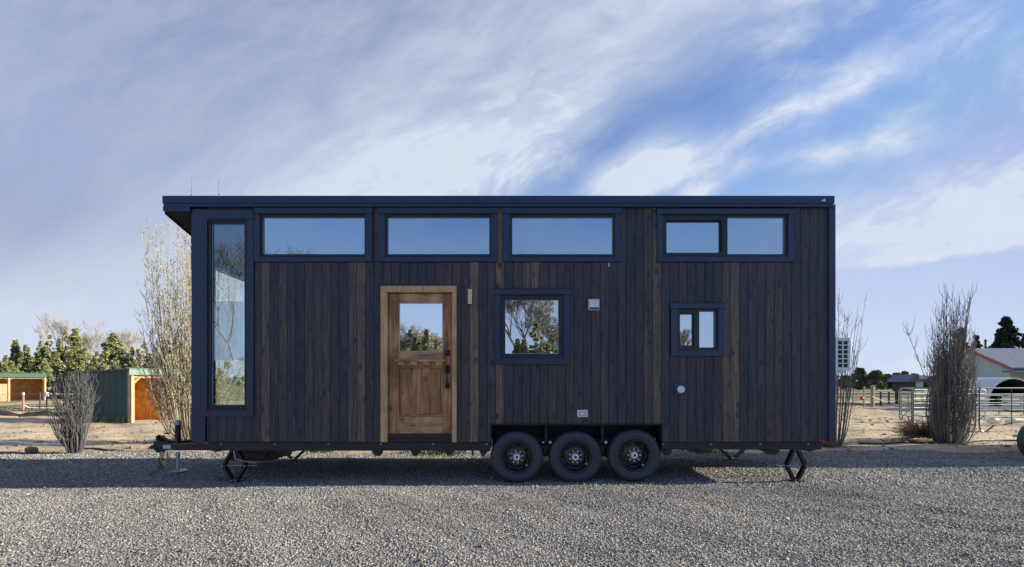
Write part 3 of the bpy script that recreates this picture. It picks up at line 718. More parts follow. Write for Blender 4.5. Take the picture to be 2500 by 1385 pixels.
# ---- trailer frame
zf0, zf1 = FZ(1103), ZB-.006
mb = MB()
mb.box(FX(508), FX(1198), YF+.015, YF+.055, zf0+.01, zf1); mb.box(FX(1617), FX(2008), YF+.015, YF+.055, FZ(1100)+.01, zf1)
mb.box(FX(508), FX(2008), YB-.09, YB-.05, zf0+.01, zf1)
mb.box(FX(508), FX(1198), YF-.001, YF+.07, zf1-.024, zf1-.001); mb.box(FX(1617), FX(2008), YF-.001, YF+.07, zf1-.024, zf1-.001)
for px in (508, 700, 915, 1012, 1095, 1188, 1628, 1712, 1890, 2000):      # cross members, deeper than the beam in the middle
    for cy_ in (YF+.2,):
        mb.prism_x([(YF+.056, zf0+.03), (YF+.20, zf0-.03), (YB-.25, zf0-.03), (YB-.095, zf0+.03), (YB-.095, zf1-.03), (YF+.056, zf1-.03)], FX(px)-.03, FX(px)+.03)
beam = mb.build('trailer_frame', M['steel'], house, bevel=.003)
mb = MB()
for px, w_, dz_ in ((918, 30, 14), (1012, 26, 14), (1096, 26, 13), (1180, 22, 15), (1632, 26, 13), (1716, 60, 8), (1888, 46, 10)):   # spring hangers and gussets below the beam
    xa, xb = FX(px-w_/2), FX(px+w_/2); zt_ = zf0+.012
    mb = MB(); mb.prism_y([(xa, zt_), (xa+.10*(w_/26)*.5, zt_-dz_*.006), (xb-.05, zt_-dz_*.006), (xb, zt_)], YF+.06, YF+.12); mb.build('gusset', M['steel'], beam)
mb = MB()
for px in (540, 670, 801, 930, 1057, 1188, 1327, 1344, 1481, 1620, 1736, 1857, 1974):
    big = px in (1344, 1481)
    yy = YF+.012 if px < 1200 or px > 1600 else YF+.055
    mb = MB(); mb.lathe_y([(0, -.008), (.013 if not big else .020, -.008), (.015 if not big else .021, 0)], (FX(px), yy-.002, FZ(1084 if not 1200 < px < 1600 else 1081)), 12); mb.build('bolt_cap', M['bolt'], beam)
mb = MB()
for px, y2 in ((1153, 1114), (1682, 1101), (1822, 1103)): mb = MB(); mb.box(FX(px)-.016, FX(px)+.016, YF+.062, YF+.085, FZ(y2), zf1-.05); mb.build('drain_pipe', M['trim'], beam)
# wheel arch box
A = WIN['arch']; mb = MB()
mb.box(A[0], A[1], YF-.012, YF+.10, A[3]-.018, A[3]); mb.box(A[0], A[0]+.012, YF-.012, YF+.30, FZ(1095), A[3]-.019); mb.box(A[1]-.012, A[1], YF-.012, YF+.30, FZ(1100), A[3]-.019)
mb.box(A[0]+.013, A[1]-.013, YF+.30, YF+.312, .34, A[3]-.02); mb.box(A[0]+.013, A[1]-.013, YF+.03, YF+.30, A[3]-.03, A[3]-.019)
for px in (1334, 1473): mb.box(FX(px)-.02, FX(px)+.02, YF+.06, YF+.298, FZ(1080), A[3]-.031)
mb.box(A[0]+.05, A[1]-.05, YF+.20, YF+.27, FZ(1094), FZ(1072))
mb.build('wheel_arch', M['arch'], house, bevel=.003)
mb = MB()
for px in (1334, 1478): mb.bar((FX(px)-.14, YF+.24, FZ(1098)), (FX(px)+.14, YF+.24, FZ(1098)), .05, .03); mb.box(FX(px)-.02, FX(px)+.02, YF+.2, YF+.25, FZ(1112), FZ(1090))
mb.tube([(FX(1262), YF+.25, FZ(1117)), (FX(1551), YF+.25, FZ(1114))], .02, 8)
for px, pz in ((1262, 1117), (1406, 1117), (1551, 1113)): mb.tube([(FX(px), YF+.2, FZ(pz)), (FX(px), YB-.1, FZ(pz))], .045, 10)
mb.build('suspension', M['steel'], house)

RT = .386
def make_wheel(parent, c, rot=0.0):
    mb = MB(); W = .235; yb = 0.0
    prof = [(.222, .045), (.226, .020), (.240, .008), (.262, .002), (.285, -.004), (.312, -.006), (.335, -.002), (.352, .006), (.366, .018), (.376, .032)]
    # shoulder with tread grooves
    N = 90
    vs = []; fs = []
    full = prof+[(.3835, .046), (RT, .065), (RT, .095), (.379, .098), (.379, .106), (RT, .109), (RT, .128), (.379, .131), (.379, .139), (RT, .142), (RT, .19), (.376, .205), (.35, .235), (.30, .24), (.235, .225), (.222, .2)]
    for i, (r_, y) in enumerate(full):
        for j in range(N):
            rr = r_
            if .037 < y < .066 or .17 < y < .206: rr = r_-(.009 if j % 3 == 0 else 0)
            q = 2*math.pi*j/N; vs.append((c[0]+rr*math.cos(q), c[1]+y, c[2]+rr*math.sin(q)))
    for i in range(len(full)-1):
        for j in range(N): fs.append((i*N+j, i*N+(j+1) % N, (i+1)*N+(j+1) % N, (i+1)*N+j))
    mb.add(vs, fs)
    for rr in (.272, .300, .342): mb.lathe_y([(rr-.002, .002), (rr, -.0085 if rr < .34 else -.0035), (rr+.002, .002)], c, 64)
    t = mb.build('wheel', M['rubber'], parent, smooth=True)
    t['label'] = 'black trailer wheel'; del t['label']
    mb = MB(); mb.lathe_y([(.224, .030), (.226, .004), (.221, -.002), (.214, .002), (.210, .012), (.198, .020), (.192, .045), (.188, .085), (.176, .098), (.16, .094), (.14, .082), (.112, .076), (.075, .074), (.066, .076)], c, 64)
    r1 = mb.build('rim', M['rimblack'], t, smooth=True)
    mb = MB()
    for i in range(8):
        q = rot+2*math.pi*(i+.5)/8; cc = (c[0]+.158*math.cos(q), c[1]+.0895, c[2]+.158*math.sin(q))
        ring = [(cc[0]+.017*math.cos(a_)*(1.25*abs(math.sin(q))+.75*abs(math.cos(q))), cc[1]-.001, cc[2]+.017*math.sin(a_)*(1.25*abs(math.cos(q))+.75*abs(math.sin(q)))) for a_ in [2*math.pi*j/12 for j in range(12)]]
        mb = MB(); mb.add(ring, [tuple(range(12))]); mb.build('vent_hole', M['core'], t)
    mb = MB()
    for i in range(8):
        mb = MB(); q = rot+2*math.pi*i/8; mb.lathe_y([(0, -.024), (.009, -.024), (.0125, -.014), (.0135, .0)], (c[0]+.087*math.cos(q), c[1]+.074, c[2]+.087*math.sin(q)), 6); mb.build('lug_nut', M['chrome'], t)
    mb = MB(); mb.lathe_y([(.020, -.022), (.024, -.030), (.040, -.030), (.045, -.022), (.052, .012), (.062, .03)], (c[0], c[1]+.05, c[2]), 40); mb.build('hub', M['chrome'], t, smooth=True)
    mb = MB(); mb.lathe_y([(0, -.016), (.018, -.014), (.022, -.005)], (c[0], c[1]+.046, c[2]), 24); mb.build('hub_cap', M['rimblack'], t)
    mb = MB(); q = rot-.9; mb.box(c[0]+.185*math.cos(q)-.012, c[0]+.185*math.cos(q)+.012, c[1]+.03, c[1]+.033, c[2]+.185*math.sin(q)-.008, c[2]+.185*math.sin(q)+.012); mb.build('balance_weight', M['zinc'], t)
    return t
wh = []
for px, pz, rt_ in ((1262, 1117.5, .2), (1406, 1117.5, .35), (1551, 1113, .02)):
    wh.append(make_wheel(house, (FX(px), YF+.0, FZ(pz)), rt_))

# ---- tongue, coupler, jack
YC = 8.22
mb = MB()
xt0 = FX(388, YC)
mb.bar((xt0, YC-.06, FZ(1090, YC)), (FX(512), YF+.10, FZ(1093)), .105, .05)
mb.bar((xt0, YC+.06, FZ(1090, YC)), (FX(512)+.05, YB-.10, FZ(1093)), .105, .05)
mb.box(xt0-.02, xt0+.22, YC-.10, YC+.10, FZ(1098, YC), FZ(1079, YC)+.02)
mb.box(FX(470), FX(508)-.002, YF+.10, YB-.1, zf0+.015, zf1-.02)
tongue = mb.build('tongue', M['steel'], house, bevel=.004)
def on_bar(s_, dz=0.0):     # a point on the near face of the left tongue beam, s_ metres back from the coupler
    a_ = Vector((xt0, YC-.06, FZ(1090, YC))); b_ = Vector((FX(512), YF+.10, FZ(1093))); d_ = b_-a_; n_ = Vector((d_.y, -d_.x, 0)).normalized()
    return a_+d_*(s_/1.524)+n_*.0265+Vector((0, 0, dz))
mb = MB(); mb.bar(on_bar(.25, .0), on_bar(.47, .0), .062, .002); mb.build('label_plate', M['label'], tongue, label='white warning sticker near the coupler')
mb = MB(); mb.bar(on_bar(1.20, -.01), on_bar(1.42, -.01), .034, .002); mb.build('label_plate', M['label'], tongue, label='small white sticker near the house wall')
mb = MB(); mb.box(FX(499), FX(511), YF+.0, YF+.012, FZ(1084), FZ(1080)); mb.build('reflector', M['orange'], beam)
mb = MB(); mb.box(FX(2002), FX(2010), YF-.0, YF+.03, FZ(1078), FZ(1070)-.02); mb.ball((FX(2008), YF-.005, FZ(1074)), .016, 8, 5); mb.build('marker_light', M['red'], beam)
mb = MB()   # coupler: channel, ball socket, latch, tall adjuster bracket
cz = FZ(1092, YC)
mb.prism_y([(FX(366, YC), cz-.02), (FX(388, YC), cz-.03), (FX(392, YC), cz+.03), (FX(380, YC), cz+.055), (FX(370, YC), cz+.02)], YC-.05, YC+.05)
mb.box(FX(386, YC), FX(398, YC), YC-.06, YC+.06, FZ(1104, YC), FZ(1064, YC))
mb.bar((FX(391, YC), YC-.05, FZ(1062, YC)), (FX(402, YC), YC-.05, FZ(1082, YC)), .03, .02)
mb.bar((FX(391, YC), YC-.05, FZ(1062, YC)), (FX(426, YC), YC-.05, FZ(1080, YC)), .035, .02)
mb.prism_y([(FX(394, YC), FZ(1080, YC)), (FX(420, YC), FZ(1080, YC)), (FX(394, YC), FZ(1063, YC))], YC-.03, YC+.03)
mb.build('coupler', M['steel'], tongue, bevel=.003)
mb = MB()
for p_ in ((388, 1074), (388, 1098), (402, 1102)):
    mb.lathe_y([(.006, -.01), (.015, -.012), (.018, 0)], (FX(p_[0], YC), YC-.062, FZ(p_[1], YC)), 12)
mb.build('coupler_bolts', M['zinc'], tongue)
YJ = 7.95
mb = MB(); xj = FX(434.5, YJ); zj = FZ(1148, YJ)
mb.tube([(xj, YJ, FZ(1086, YJ)), (xj, YJ, FZ(1037, YJ))], .043, 16); jk = mb.build('tongue_jack', M['steel'], house, bevel=0)
mb = MB(); mb.tube([(xj, YJ, FZ(1037, YJ)), (xj, YJ, FZ(1028, YJ))], .046, 16); mb.ball((xj, YJ, FZ(1028, YJ)), .044, 12, 6, (1, 1, .5))
mb.tube([(xj-.02, YJ-.03, FZ(1033, YJ)), (FX(423, YJ), YJ-.06, FZ(1031, YJ)), (FX(421, YJ), YJ-.07, FZ(1054, YJ))], .009, 6); mb.build('jack_head', M['zinc'], jk)
mb = MB(); mb.tube([(FX(421, YJ), YJ-.07, FZ(1057, YJ)), (FX(408, YJ), YJ-.07, FZ(1057, YJ))], .013, 8); mb.build('crank_grip', M['black'], jk)
mb = MB(); mb.tube([(xj, YJ, FZ(1104, YJ)), (xj, YJ, FZ(1150, YJ))], .030, 14); mb.build('jack_leg', M['zinc'], jk)
mb = MB(); zz = padz(xj, YJ); mb.prism_y([(FX(418, YJ), float(zz)+.006), (FX(452, YJ), float(zz)+.02), (FX(452, YJ), float(zz)+.03), (xj+.03, float(zz)+.05), (xj-.03, float(zz)+.045), (FX(418, YJ), float(zz)+.016)], YJ-.1, YJ+.1); mb.build('jack_foot', M['zinc'], jk, bevel=.002)
# breakaway cord, chain and plug hanging from the coupler
for dxx in (0, .05, .13):
    ch = MB()
    for k_ in range(9 if dxx < .1 else 6):
        cx_, cz_ = FX(397, YC)+dxx+.012*math.sin(k_*1.3+dxx*30), FZ(1104, YC)-.034*k_
        pts = [(cx_+.011*math.cos(a_)*(1 if k_ % 2 else .3), YC-.06+(.011*math.cos(a_) if k_ % 2 == 0 else 0), cz_+.021*math.sin(a_)) for a_ in [2*math.pi*j/8 for j in range(9)]]
        ch.tube(pts, .005, 5, cap=False)
    ch.build('safety_chain', M['darkpost'], tongue)
m_yel = simple('yellow_plug', (.55, .52, .05), .5)
mb = MB(); mb.bar((FX(409, YC), YC-.09, FZ(1124, YC)), (FX(416, YC), YC-.09, FZ(1133, YC)), .06, .05); mb.tube([(FX(413, YC), YC-.09, FZ(1128, YC)), (FX(421, YC), YC-.07, FZ(1118, YC)), (FX(424, YC), YC-.06, FZ(1100, YC))], .006, 6); mb.build('wiring_plug', m_yel, tongue, bevel=.004)
# belly tank glimpsed under the left half
mb = MB(); mb.box(FX(592, 8.6), FX(690, 8.6), 8.2, 9.0, FZ(1117, 8.6), zf0+.05); mb.build('belly_tank', M['tank'], house, bevel=.02)
mb = MB(); yk = 8.1
mb.bar((FX(640, yk), yk, FZ(1117, yk)), (FX(655, yk), yk, FZ(1095, yk)), .06, .04); mb.bar((FX(670, yk), yk, FZ(1117, yk)), (FX(655, yk), yk, FZ(1095, yk)), .06, .04); mb.build('tank_bracket', M['steel'], house)

# ---- scissor jacks (parts of the trailer): four alike
def scissor(cx, cy, crank, flip=1, hw=.165, ztop=.485):
    zg = float(padz(cx, cy))+.008; zm = (zg+ztop)/2-.01
    mb = MB()
    for yy in (-.035, .035):
        for sx in (-1, 1):
            mb.bar((cx+sx*.035, cy+yy, ztop-.02), (cx+sx*hw, cy+yy, zm), .034, .012); mb.bar((cx+sx*hw, cy+yy, zm), (cx+sx*.03, cy+yy, zg+.02), .034, .012)
    for sx in (-1, 1):
        mb.bar((cx+sx*.035, cy+.0, ztop-.02), (cx+sx*hw, cy+.0, zm), .008, .065); mb.bar((cx+sx*hw, cy, zm), (cx+sx*.03, cy, zg+.02), .008, .065)
    mb.box(cx-.06, cx+.06, cy-.05, cy+.05, ztop-.025, ztop+.02)
    j = mb.build('stabilizer_jack', M['steel'], house)
    mb = MB(); mb.box(cx-.085, cx+.085, cy-.065, cy+.065, zg-.002, zg+.012); mb.build('jack_foot', M['steel'], j, bevel=.002)
    mb = MB(); mb.tube([(cx-flip*(hw+.03), cy, zm), (cx+flip*(hw+.16), cy, zm)], .008, 8)
    for q in ((-hw, zm), (hw, zm), (-.03, zg+.02), (.03, zg+.02), (.035, ztop-.02), (-.035, ztop-.02)): mb.tube([(cx+q[0], cy-.050, q[1]), (cx+q[0], cy+.05, q[1])], .010, 8)
    mb.build('screw', M['zinc'], j)
    if crank:
        mb = MB(); Yc_ = cy-.09
        mb.tube([(FX(544, Yc_), Yc_, FZ(1113, Yc_)), (FX(549, Yc_), Yc_, FZ(1098, Yc_)), (FX(551, Yc_), Yc_, FZ(1096, Yc_)), (FX(567, Yc_), Yc_, FZ(1097, Yc_)), (FX(570, Yc_), Yc_, FZ(1100, Yc_)), (FX(575, Yc_), Yc_, FZ(1121, Yc_)), (FX(600, Yc_), Yc_, FZ(1127, Yc_)), (FX(625, Yc_), Yc_, FZ(1131, Yc_))], .0075, 8)
        mb.build('crank_handle', M['zinc'], j)
    return j
scissor(FX(574, 7.24), 7.24, True); scissor(FX(1942, 7.22), 7.22, False, -1, .135)
scissor(FX(717, 9.22), 9.22, False, 1, .235, .44); scissor(FX(1787, 9.22), 9.22, False, -1, .235, .44)

# ---- outdoor air-conditioner unit on the right end wall
ya = YF+.22; ax0, ax1 = FX(2040, ya), FX(2076, ya); az0, az1 = FZ(905, ya), FZ(825, ya)
mb = MB()
cells = []
wc = (ax1-ax0-.055)/2; hc = (az1-az0-.08)/6
for i in range(2):
    for j in range(6): cells.append((ax0+.03+i*wc+.008, ax0+.03+(i+1)*wc-.008, az0+.04+j*hc+.007, az0+.04+(j+1)*hc-.007))
wall_grid(mb, ax0, ax1, az0, az1, cells, ya, ya+.03)
ac = mb.build('air_conditioner', M['white'], house, bevel=.002)
mb = MB(); mb.box(ax0, ax1, ya+.0305, ya+.78, az0, az1); mb.prism_y([(ax1+.001, az0+.02), (ax1+.024, az0+.04), (ax1+.045, az1-.03), (ax1+.001, az1-.005)], ya+.02, ya+.76); mb.build('casing', M['white'], ac, bevel=.01)
mb = MB()
for c_ in cells:
    mb.box(c_[0], c_[1], ya+.022, ya+.029, c_[2], c_[3])
mb.build('coil', M['darkpost'], ac)
mb = MB(); mb.box(X1+.007, ax1-.02, ya+.08, ya+.12, az0-.035, az0-.002); mb.box(X1+.007, ax1-.02, ya+.62, ya+.66, az0-.035, az0-.002); mb.box(X1+.007, X1+.03, ya+.08, ya+.66, az0-.30, az0-.036); mb.build('bracket', M['white'], ac)

# a second house of the same make, parked out of the picture to the right, throws the long shadow over the gravel
house2 = copy_tree(house); house2.location = house.location+Vector((17.3, 1.75, 0))
tag(house2, 'second dark wooden tiny house parked to the right, whose shadow crosses the gravel', 'tiny house')
# the wheel at the right edge
cxw, cyw = FX(2562, 8.85), 8.85
sp = thing('spare_wheel', 'black wheel standing on the gravel, cut off by the right edge of the picture', 'wheel', (cxw, cyw, 0))
make_wheel(sp, (cxw, cyw, .386), .3)

# ------------------------------------------------------------------ plants
def stem_clump(name, label, cat, x, y, n, Hh, r0, r1, bark, bud=None, taper=.55, twigs=8, lean=0, cut=None, rad=.016, group=None, seed=1, hvar=.35, twl=.5, budn=5, buds=.014, twr=.0045, wob_=.03):
    """many-stemmed shrub or coppiced poplar: stems fan out from a narrow foot and rise nearly upright"""
    g = random.Random(seed); root = thing(name, label, cat, (x, y, 0), group)
    st = MB(); tw = MB(); bd = MB()
    for i in range(n):
        q = g.random()*6.283; rr = math.sqrt(g.random())
        h_ = Hh*(1-hvar*(g.random()**1.2)*(.4+.6*rr)); 
        if cut: h_ = min(h_, cut*(.93+.07*g.random()))
        bx, by = x+r0*rr*math.cos(q), y+r0*rr*math.sin(q)
        R1 = r1*rr*(.8+.3*g.random())
        pts = []; rs = []; m_ = 9; ph, am = g.random()*6, wob_*(.5+g.random())
        r_ = rad*(.45+.85*g.random())
        for k in range(m_+1):
            t = k/m_; sp_ = (t**.62)*(1-.25*t*taper)
            pts.append((bx+R1*sp_*math.cos(q)+am*math.sin(ph+5*t)*t+lean*t*t, by+R1*sp_*math.sin(q)+am*math.cos(ph+4*t)*t, -.02+h_*t))
            rs.append(max(r_*(1-.85*t), .0028))
        if cut: rs = [max(a, r_*.55) for a in rs]
        st.tube(pts, rs, 5)
        P_ = [Vector(p) for p in pts]
        for j in range(twigs):
            t = .18+.80*g.random(); k = t*m_; k_ = int(min(k, m_-1)); p0 = P_[k_].lerp(P_[k_+1], k-k_); d = (P_[k_+1]-P_[k_]).normalized()
            a2 = g.random()*6.283; out = Vector((math.cos(a2), math.sin(a2), 0)); L = twl*(.35+.65*g.random())*(1.15-t*.6)
            if cut: L = min(L, max(.05, (cut-p0.z)*1.1))
            p1 = p0+(d*.75+out*.55).normalized()*L*.45; p2 = p1+(d*.95+out*.22).normalized()*L*.55
            tw.tube([p0, p1, p2], [twr*1.2, twr, twr*.5], 3, cap=False)
            if bud:
                for b_ in range(budn):
                    s_ = g.random(); p = (p0.lerp(p1, s_*2) if s_ < .5 else p1.lerp(p2, s_*2-1))+Vector((g.uniform(-1, 1), g.uniform(-1, 1), g.uniform(-1, 1)))*.012
                    e = buds*(.6+.8*g.random()); u1 = Vector((g.uniform(-1, 1), g.uniform(-1, 1), g.uniform(-.3, 1))).normalized()*e; u2 = u1.cross(Vector((g.uniform(-1, 1), g.uniform(-1, 1), g.uniform(-1, 1)))).normalized()*e*.6
                    bd.add([p-u1, p+u2, p+u1, p-u2], [(0, 1, 2, 3)])
    st.build('stems', bark, root); 
    if twigs: tw.build('twigs', bark, root)
    if bud: bd.build('buds', bud, root)
    return root
XB, YB_ = G(452, 1082)
stem_clump('poplar_clump', 'tall pale many-stemmed poplar clump with spring buds behind the left end of the house', 'tree', XB+.14, YB_, 78, 5.6, .22, 1.12, M['bark_pale'], M['bud'], .9, 34, 0, None, .015, seed=3, hvar=.72, twl=.75, budn=7, buds=.014, twr=.0042, wob_=.06)
for i_, (px_, lb_) in enumerate([(468, 'lone tall poplar shoot whose tip shows above the roof near the overhang'), (534, 'lone tall poplar shoot whose tip shows above the roof over the tall window')]):
    stem_clump('poplar_shoot', lb_, 'tree', FX(px_, 12.2), 12.2, 1, FZ(434, 12.2), .0, .0, M['bark_grey'], M['greyleaf'], .9, 46, 0, None, .030, seed=21+i_, hvar=0, twl=.18, budn=6, buds=.014, twr=.006, wob_=.01)
xs, ys = G(183, 1106)
stem_clump('pruned_shrub', 'small dark bare shrub with a flat cut top in front of the green shed', 'shrub', xs, ys, 70, 2.0, .11, .21, M['bark_dark'], None, .4, 9, 0, 1.70, .011, seed=5, twl=.45, twr=.0035, hvar=.5, wob_=.09)
xs, ys = G(2036, 1092)
stem_clump('bare_shrub', 'thin bare shrub rising behind the right end of the house and the air conditioner', 'shrub', xs+.05, ys, 26, 3.6, .13, .60, M['bark_grey'], M['greyleaf'], .6, 13, .1, None, .014, seed=8, twl=.55, budn=3, buds=.010, twr=.0035, hvar=.5)
xs, ys = G(2318, 1084)
stem_clump('columnar_shrub', 'big dense grey leafless columnar shrub at the gravel edge beside the tumbleweed', 'shrub', xs, ys, 150, 2.75, .24, .46, M['bark_grey'], M['greyleaf'], 2.3, 13, .12, None, .014, seed=9, twl=.40, budn=2, buds=.009, twr=.004, hvar=.72, wob_=.09)
o_ = COL.objects
def add_tall(root, x, y, n, seed, Hh, r1, lean):
    g = random.Random(seed); st = MB()
    for i in range(n):
        q = g.random()*6.283; pts = []; rs = []; h_ = Hh*(.6+.4*g.random()); am = .10*g.random(); rr = r1*g.random()
        for k in range(10):
            t = k/9; pts.append((x+rr*math.cos(q)*t+lean*t*t+am*math.sin(3*t+i), y+rr*math.sin(q)*t, h_*t)); rs.append(.014*(1-.8*t))
        st.tube(pts, rs, 4)
        for j in range(12):
            k = g.randint(4, 8); p0 = Vector(pts[k]); a = g.random()*6.28; L = .22+.35*g.random()
            p1 = p0+Vector((math.cos(a)*.35, math.sin(a)*.35, 1)).normalized()*L; st.tube([p0, p0.lerp(p1, .5)+Vector((math.cos(a), math.sin(a), 0))*.05, p1], [.005, .004, .002], 3, cap=False)
    st.build('tall_shoots', M['bark_grey'], root)
big = bpy.data.objects['columnar_shrub']
add_tall(big, xs, ys, 34, 4, 3.85, .34, .15); add_tall(big, xs-.15, ys, 13, 6, 3.1, 1.05, -.30)

sm_ = bpy.data.objects['pruned_shrub']; add_x, add_y = sm_.location.x, sm_.location.y
g = random.Random(31); st = MB()
for i in range(16):          # loose bent branches low on the left side
    a = g.uniform(2.4, 4.0); L = g.uniform(.5, 1.0); p = Vector((add_x, add_y, .03)); pts = [p]
    for k in range(1, 7):
        t = k/6; pts.append(p+Vector((math.cos(a)*L*.62*t**.8+.03*math.sin(5*t+i), math.sin(a)*L*.4*t, L*(.25*t+.75*t*t))))
    st.tube(pts, [.008, .007, .006, .005, .004, .003, .002], 4)
    for _ in range(5):
        q = pts[g.randint(2, 6)]; st.tube([q, q+Vector((g.uniform(-.12, .08), g.uniform(-.1, .1), g.uniform(.08, .25)))], [.003, .0015], 3, cap=False)
st.build('loose_branches', M['bark_dark'], sm_)
lt = MB()
for (cx_, cy_, rr, nn) in [(add_x, add_y, .45, 160), (xs, ys, .95, 420), (G(2036, 1092)[0], G(2036, 1092)[1], .6, 200), (XB, YB_, 1.2, 300)]:
    for _ in range(nn):
        a = g.random()*6.283; q = rr*abs(g.gauss(0, .6)); x_, y_ = cx_+q*math.cos(a), cy_+q*math.sin(a); z_ = max(float(dirtz(x_, y_)), float(padz(x_, y_)) if y_ < 11.2 else -9)+.008; L = g.uniform(.03, .16); b = g.random()*6.283
        lt.tube([(x_, y_, z_), (x_+L*math.cos(b), y_+L*math.sin(b), z_+g.uniform(0, .02))], [.003, .002], 3, cap=False)
tag(lt.build('twig_litter', M['bark_grey'], None), 'dead twigs littered on the ground round the feet of the shrubs', 'twigs', None, 'stuff')
# tumbleweed: a ball of thin curling stems
def tumble(name, label, x, y, r, n, seed):
    g = random.Random(seed); root = thing(name, label, 'tumbleweed', (x, y, 0)); mb = MB()
    for i in range(n):
        a = g.random()*6.283; el = g.uniform(-.2, 1.0); d = Vector((math.cos(a)*math.cos(el), math.sin(a)*math.cos(el), math.sin(el)))
        L = r*(.7+.4*g.random()); p = Vector((x, y, r*.25)); pts = [p]; sw = Vector((g.uniform(-1, 1), g.uniform(-1, 1), g.uniform(-.3, .8)))*.35
        for k in range(1, 6):
            t = k/5; pts.append(Vector((x+d.x*L*t*1.25+sw.x*r*t*t, y+d.y*L*t+sw.y*r*t*t, max(.01, r*.25+d.z*L*t*.95+sw.z*r*t*t*.5))))
        mb.tube(pts, [.004, .004, .0035, .003, .0025, .002], 3, cap=False)
    mb.build('stems', M['dry'], root); return root
xt_, yt_ = G(2255, 1078)
tumble('tumbleweed', 'round brown tumbleweed caught against the columnar shrub', xt_, yt_, .50, 1500, 2)
xt2, yt2 = G(2018, 1094)
tumble('tumbleweed', 'low flattened brush heap at the gravel edge under the right end of the house', xt2, yt2, .17, 300, 5)

def foliage(mb, g, centers, per, leaf, flat=.5):
    """clumps of leaf-sized faces; centers = (x,y,z,r)"""
    for (cx, cy, cz, cr) in centers:
        n = max(4, int(per))
        for _ in range(n):
            d = np.array([g.gauss(0, 1), g.gauss(0, 1), g.gauss(0, .8)]); d /= (np.linalg.norm(d)+1e-6); q = cr*(g.random()**.4)
            p = (cx+d[0]*q, cy+d[1]*q, cz+d[2]*q*.85)
            e = leaf*(.5+g.random()); a = g.random()*6.283; t = g.uniform(-.9, .9)
            ux, uy, uz = e*math.cos(a), e*math.sin(a), e*t
            vx, vy, vz = -e*.55*math.sin(a)+e*.2*d[0], e*.55*math.cos(a)+e*.2*d[1], e*.5
            mb.add([(p[0]-ux, p[1]-uy, p[2]-uz), (p[0]+vx, p[1]+vy, p[2]+vz), (p[0]+ux, p[1]+uy, p[2]+uz), (p[0]-vx*.6, p[1]-vy*.6, p[2]-vz*.6)], [(0, 1, 2, 3)])
def conifer(name, label, x, y, Hh, rw, m_, seed, shape='juniper', z0=.05, leaf=.12, dens=1.0, group='trees along the far edge of the field', cat='tree'):
    g = random.Random(seed); root = thing(name, label, cat, (x, y, 0), group); rw *= 1.22
    t = MB(); t.tube([(x, y, -.1), (x+.05, y, Hh*.4), (x, y, Hh*.93)], [rw*.09+.04, rw*.06+.02, .015], 7)
    for k in range(10):
        a = g.random()*6.28; zz = Hh*(.12+.07*k); L = rw*.8*(1-zz/Hh); t.tube([(x, y, zz), (x+L*math.cos(a), y+L*math.sin(a), zz+L*.3)], [.05*(1-zz/Hh)+.01, .008], 4)
    t.build('trunk', M['bark'], root)
    c = []; n = int(150*dens)
    for i in range(n):
        tz = g.random()**.85
        if shape == 'juniper': pr = rw*(1-tz**1.25)**.85*(.82+.35*math.sin(3*tz*6+i*.01+seed))
        elif shape == 'cone': pr = rw*(1-tz)**.8*(.85+.25*math.sin(tz*26+seed))
        else: pr = rw*math.sin(math.pi*min(.98, .18+tz*.8))**.6
        a = g.random()*6.283; q = pr*math.sqrt(.25+.75*g.random()); lob = 1+.28*math.sin(3*a+seed+4*tz)
        z = z0*Hh+(1-z0)*Hh*tz*.97
        c.append((x+q*lob*math.cos(a), y+q*lob*math.sin(a), z, (.10+.12*g.random())*rw*(1.15-tz*.75)+.04*Hh*(1-tz)*.5))
    if shape == 'juniper':      # several upright spires grown together
        c = []; ns = 7
        for s_ in range(ns):
            a = 6.283*s_/ns+g.random(); q0 = rw*(0 if s_ == 0 else .35+.30*g.random()); hs = Hh*(1 if s_ == 0 else .62+.30*g.random()); rs = rw*(.80 if s_ == 0 else .58)
            sx, sy = x+q0*math.cos(a), y+q0*math.sin(a)
            for i in range(int(46*dens)):
                tz = g.random()**.9; pr = rs*(1-tz)**.85*(.88+.24*math.sin(tz*17+s_)); b = g.random()*6.283; q = pr*math.sqrt(.15+.85*g.random())
                c.append((sx+q*math.cos(b), sy+q*math.sin(b), hs*(.02+.95*tz), ((.06+.11*g.random())*rw+.012*Hh)*(1.12-tz)))
            c.append((sx, sy, hs*.95, .011*Hh)); c.append((sx, sy, hs*.985, .006*Hh))
    else: c.append((x, y, Hh*.965, .035*Hh))
    mb = MB(); foliage(mb, g, c, (46 if shape != 'juniper' else 26)*dens**.3, leaf)
    mb.build('crown', m_, root); return root
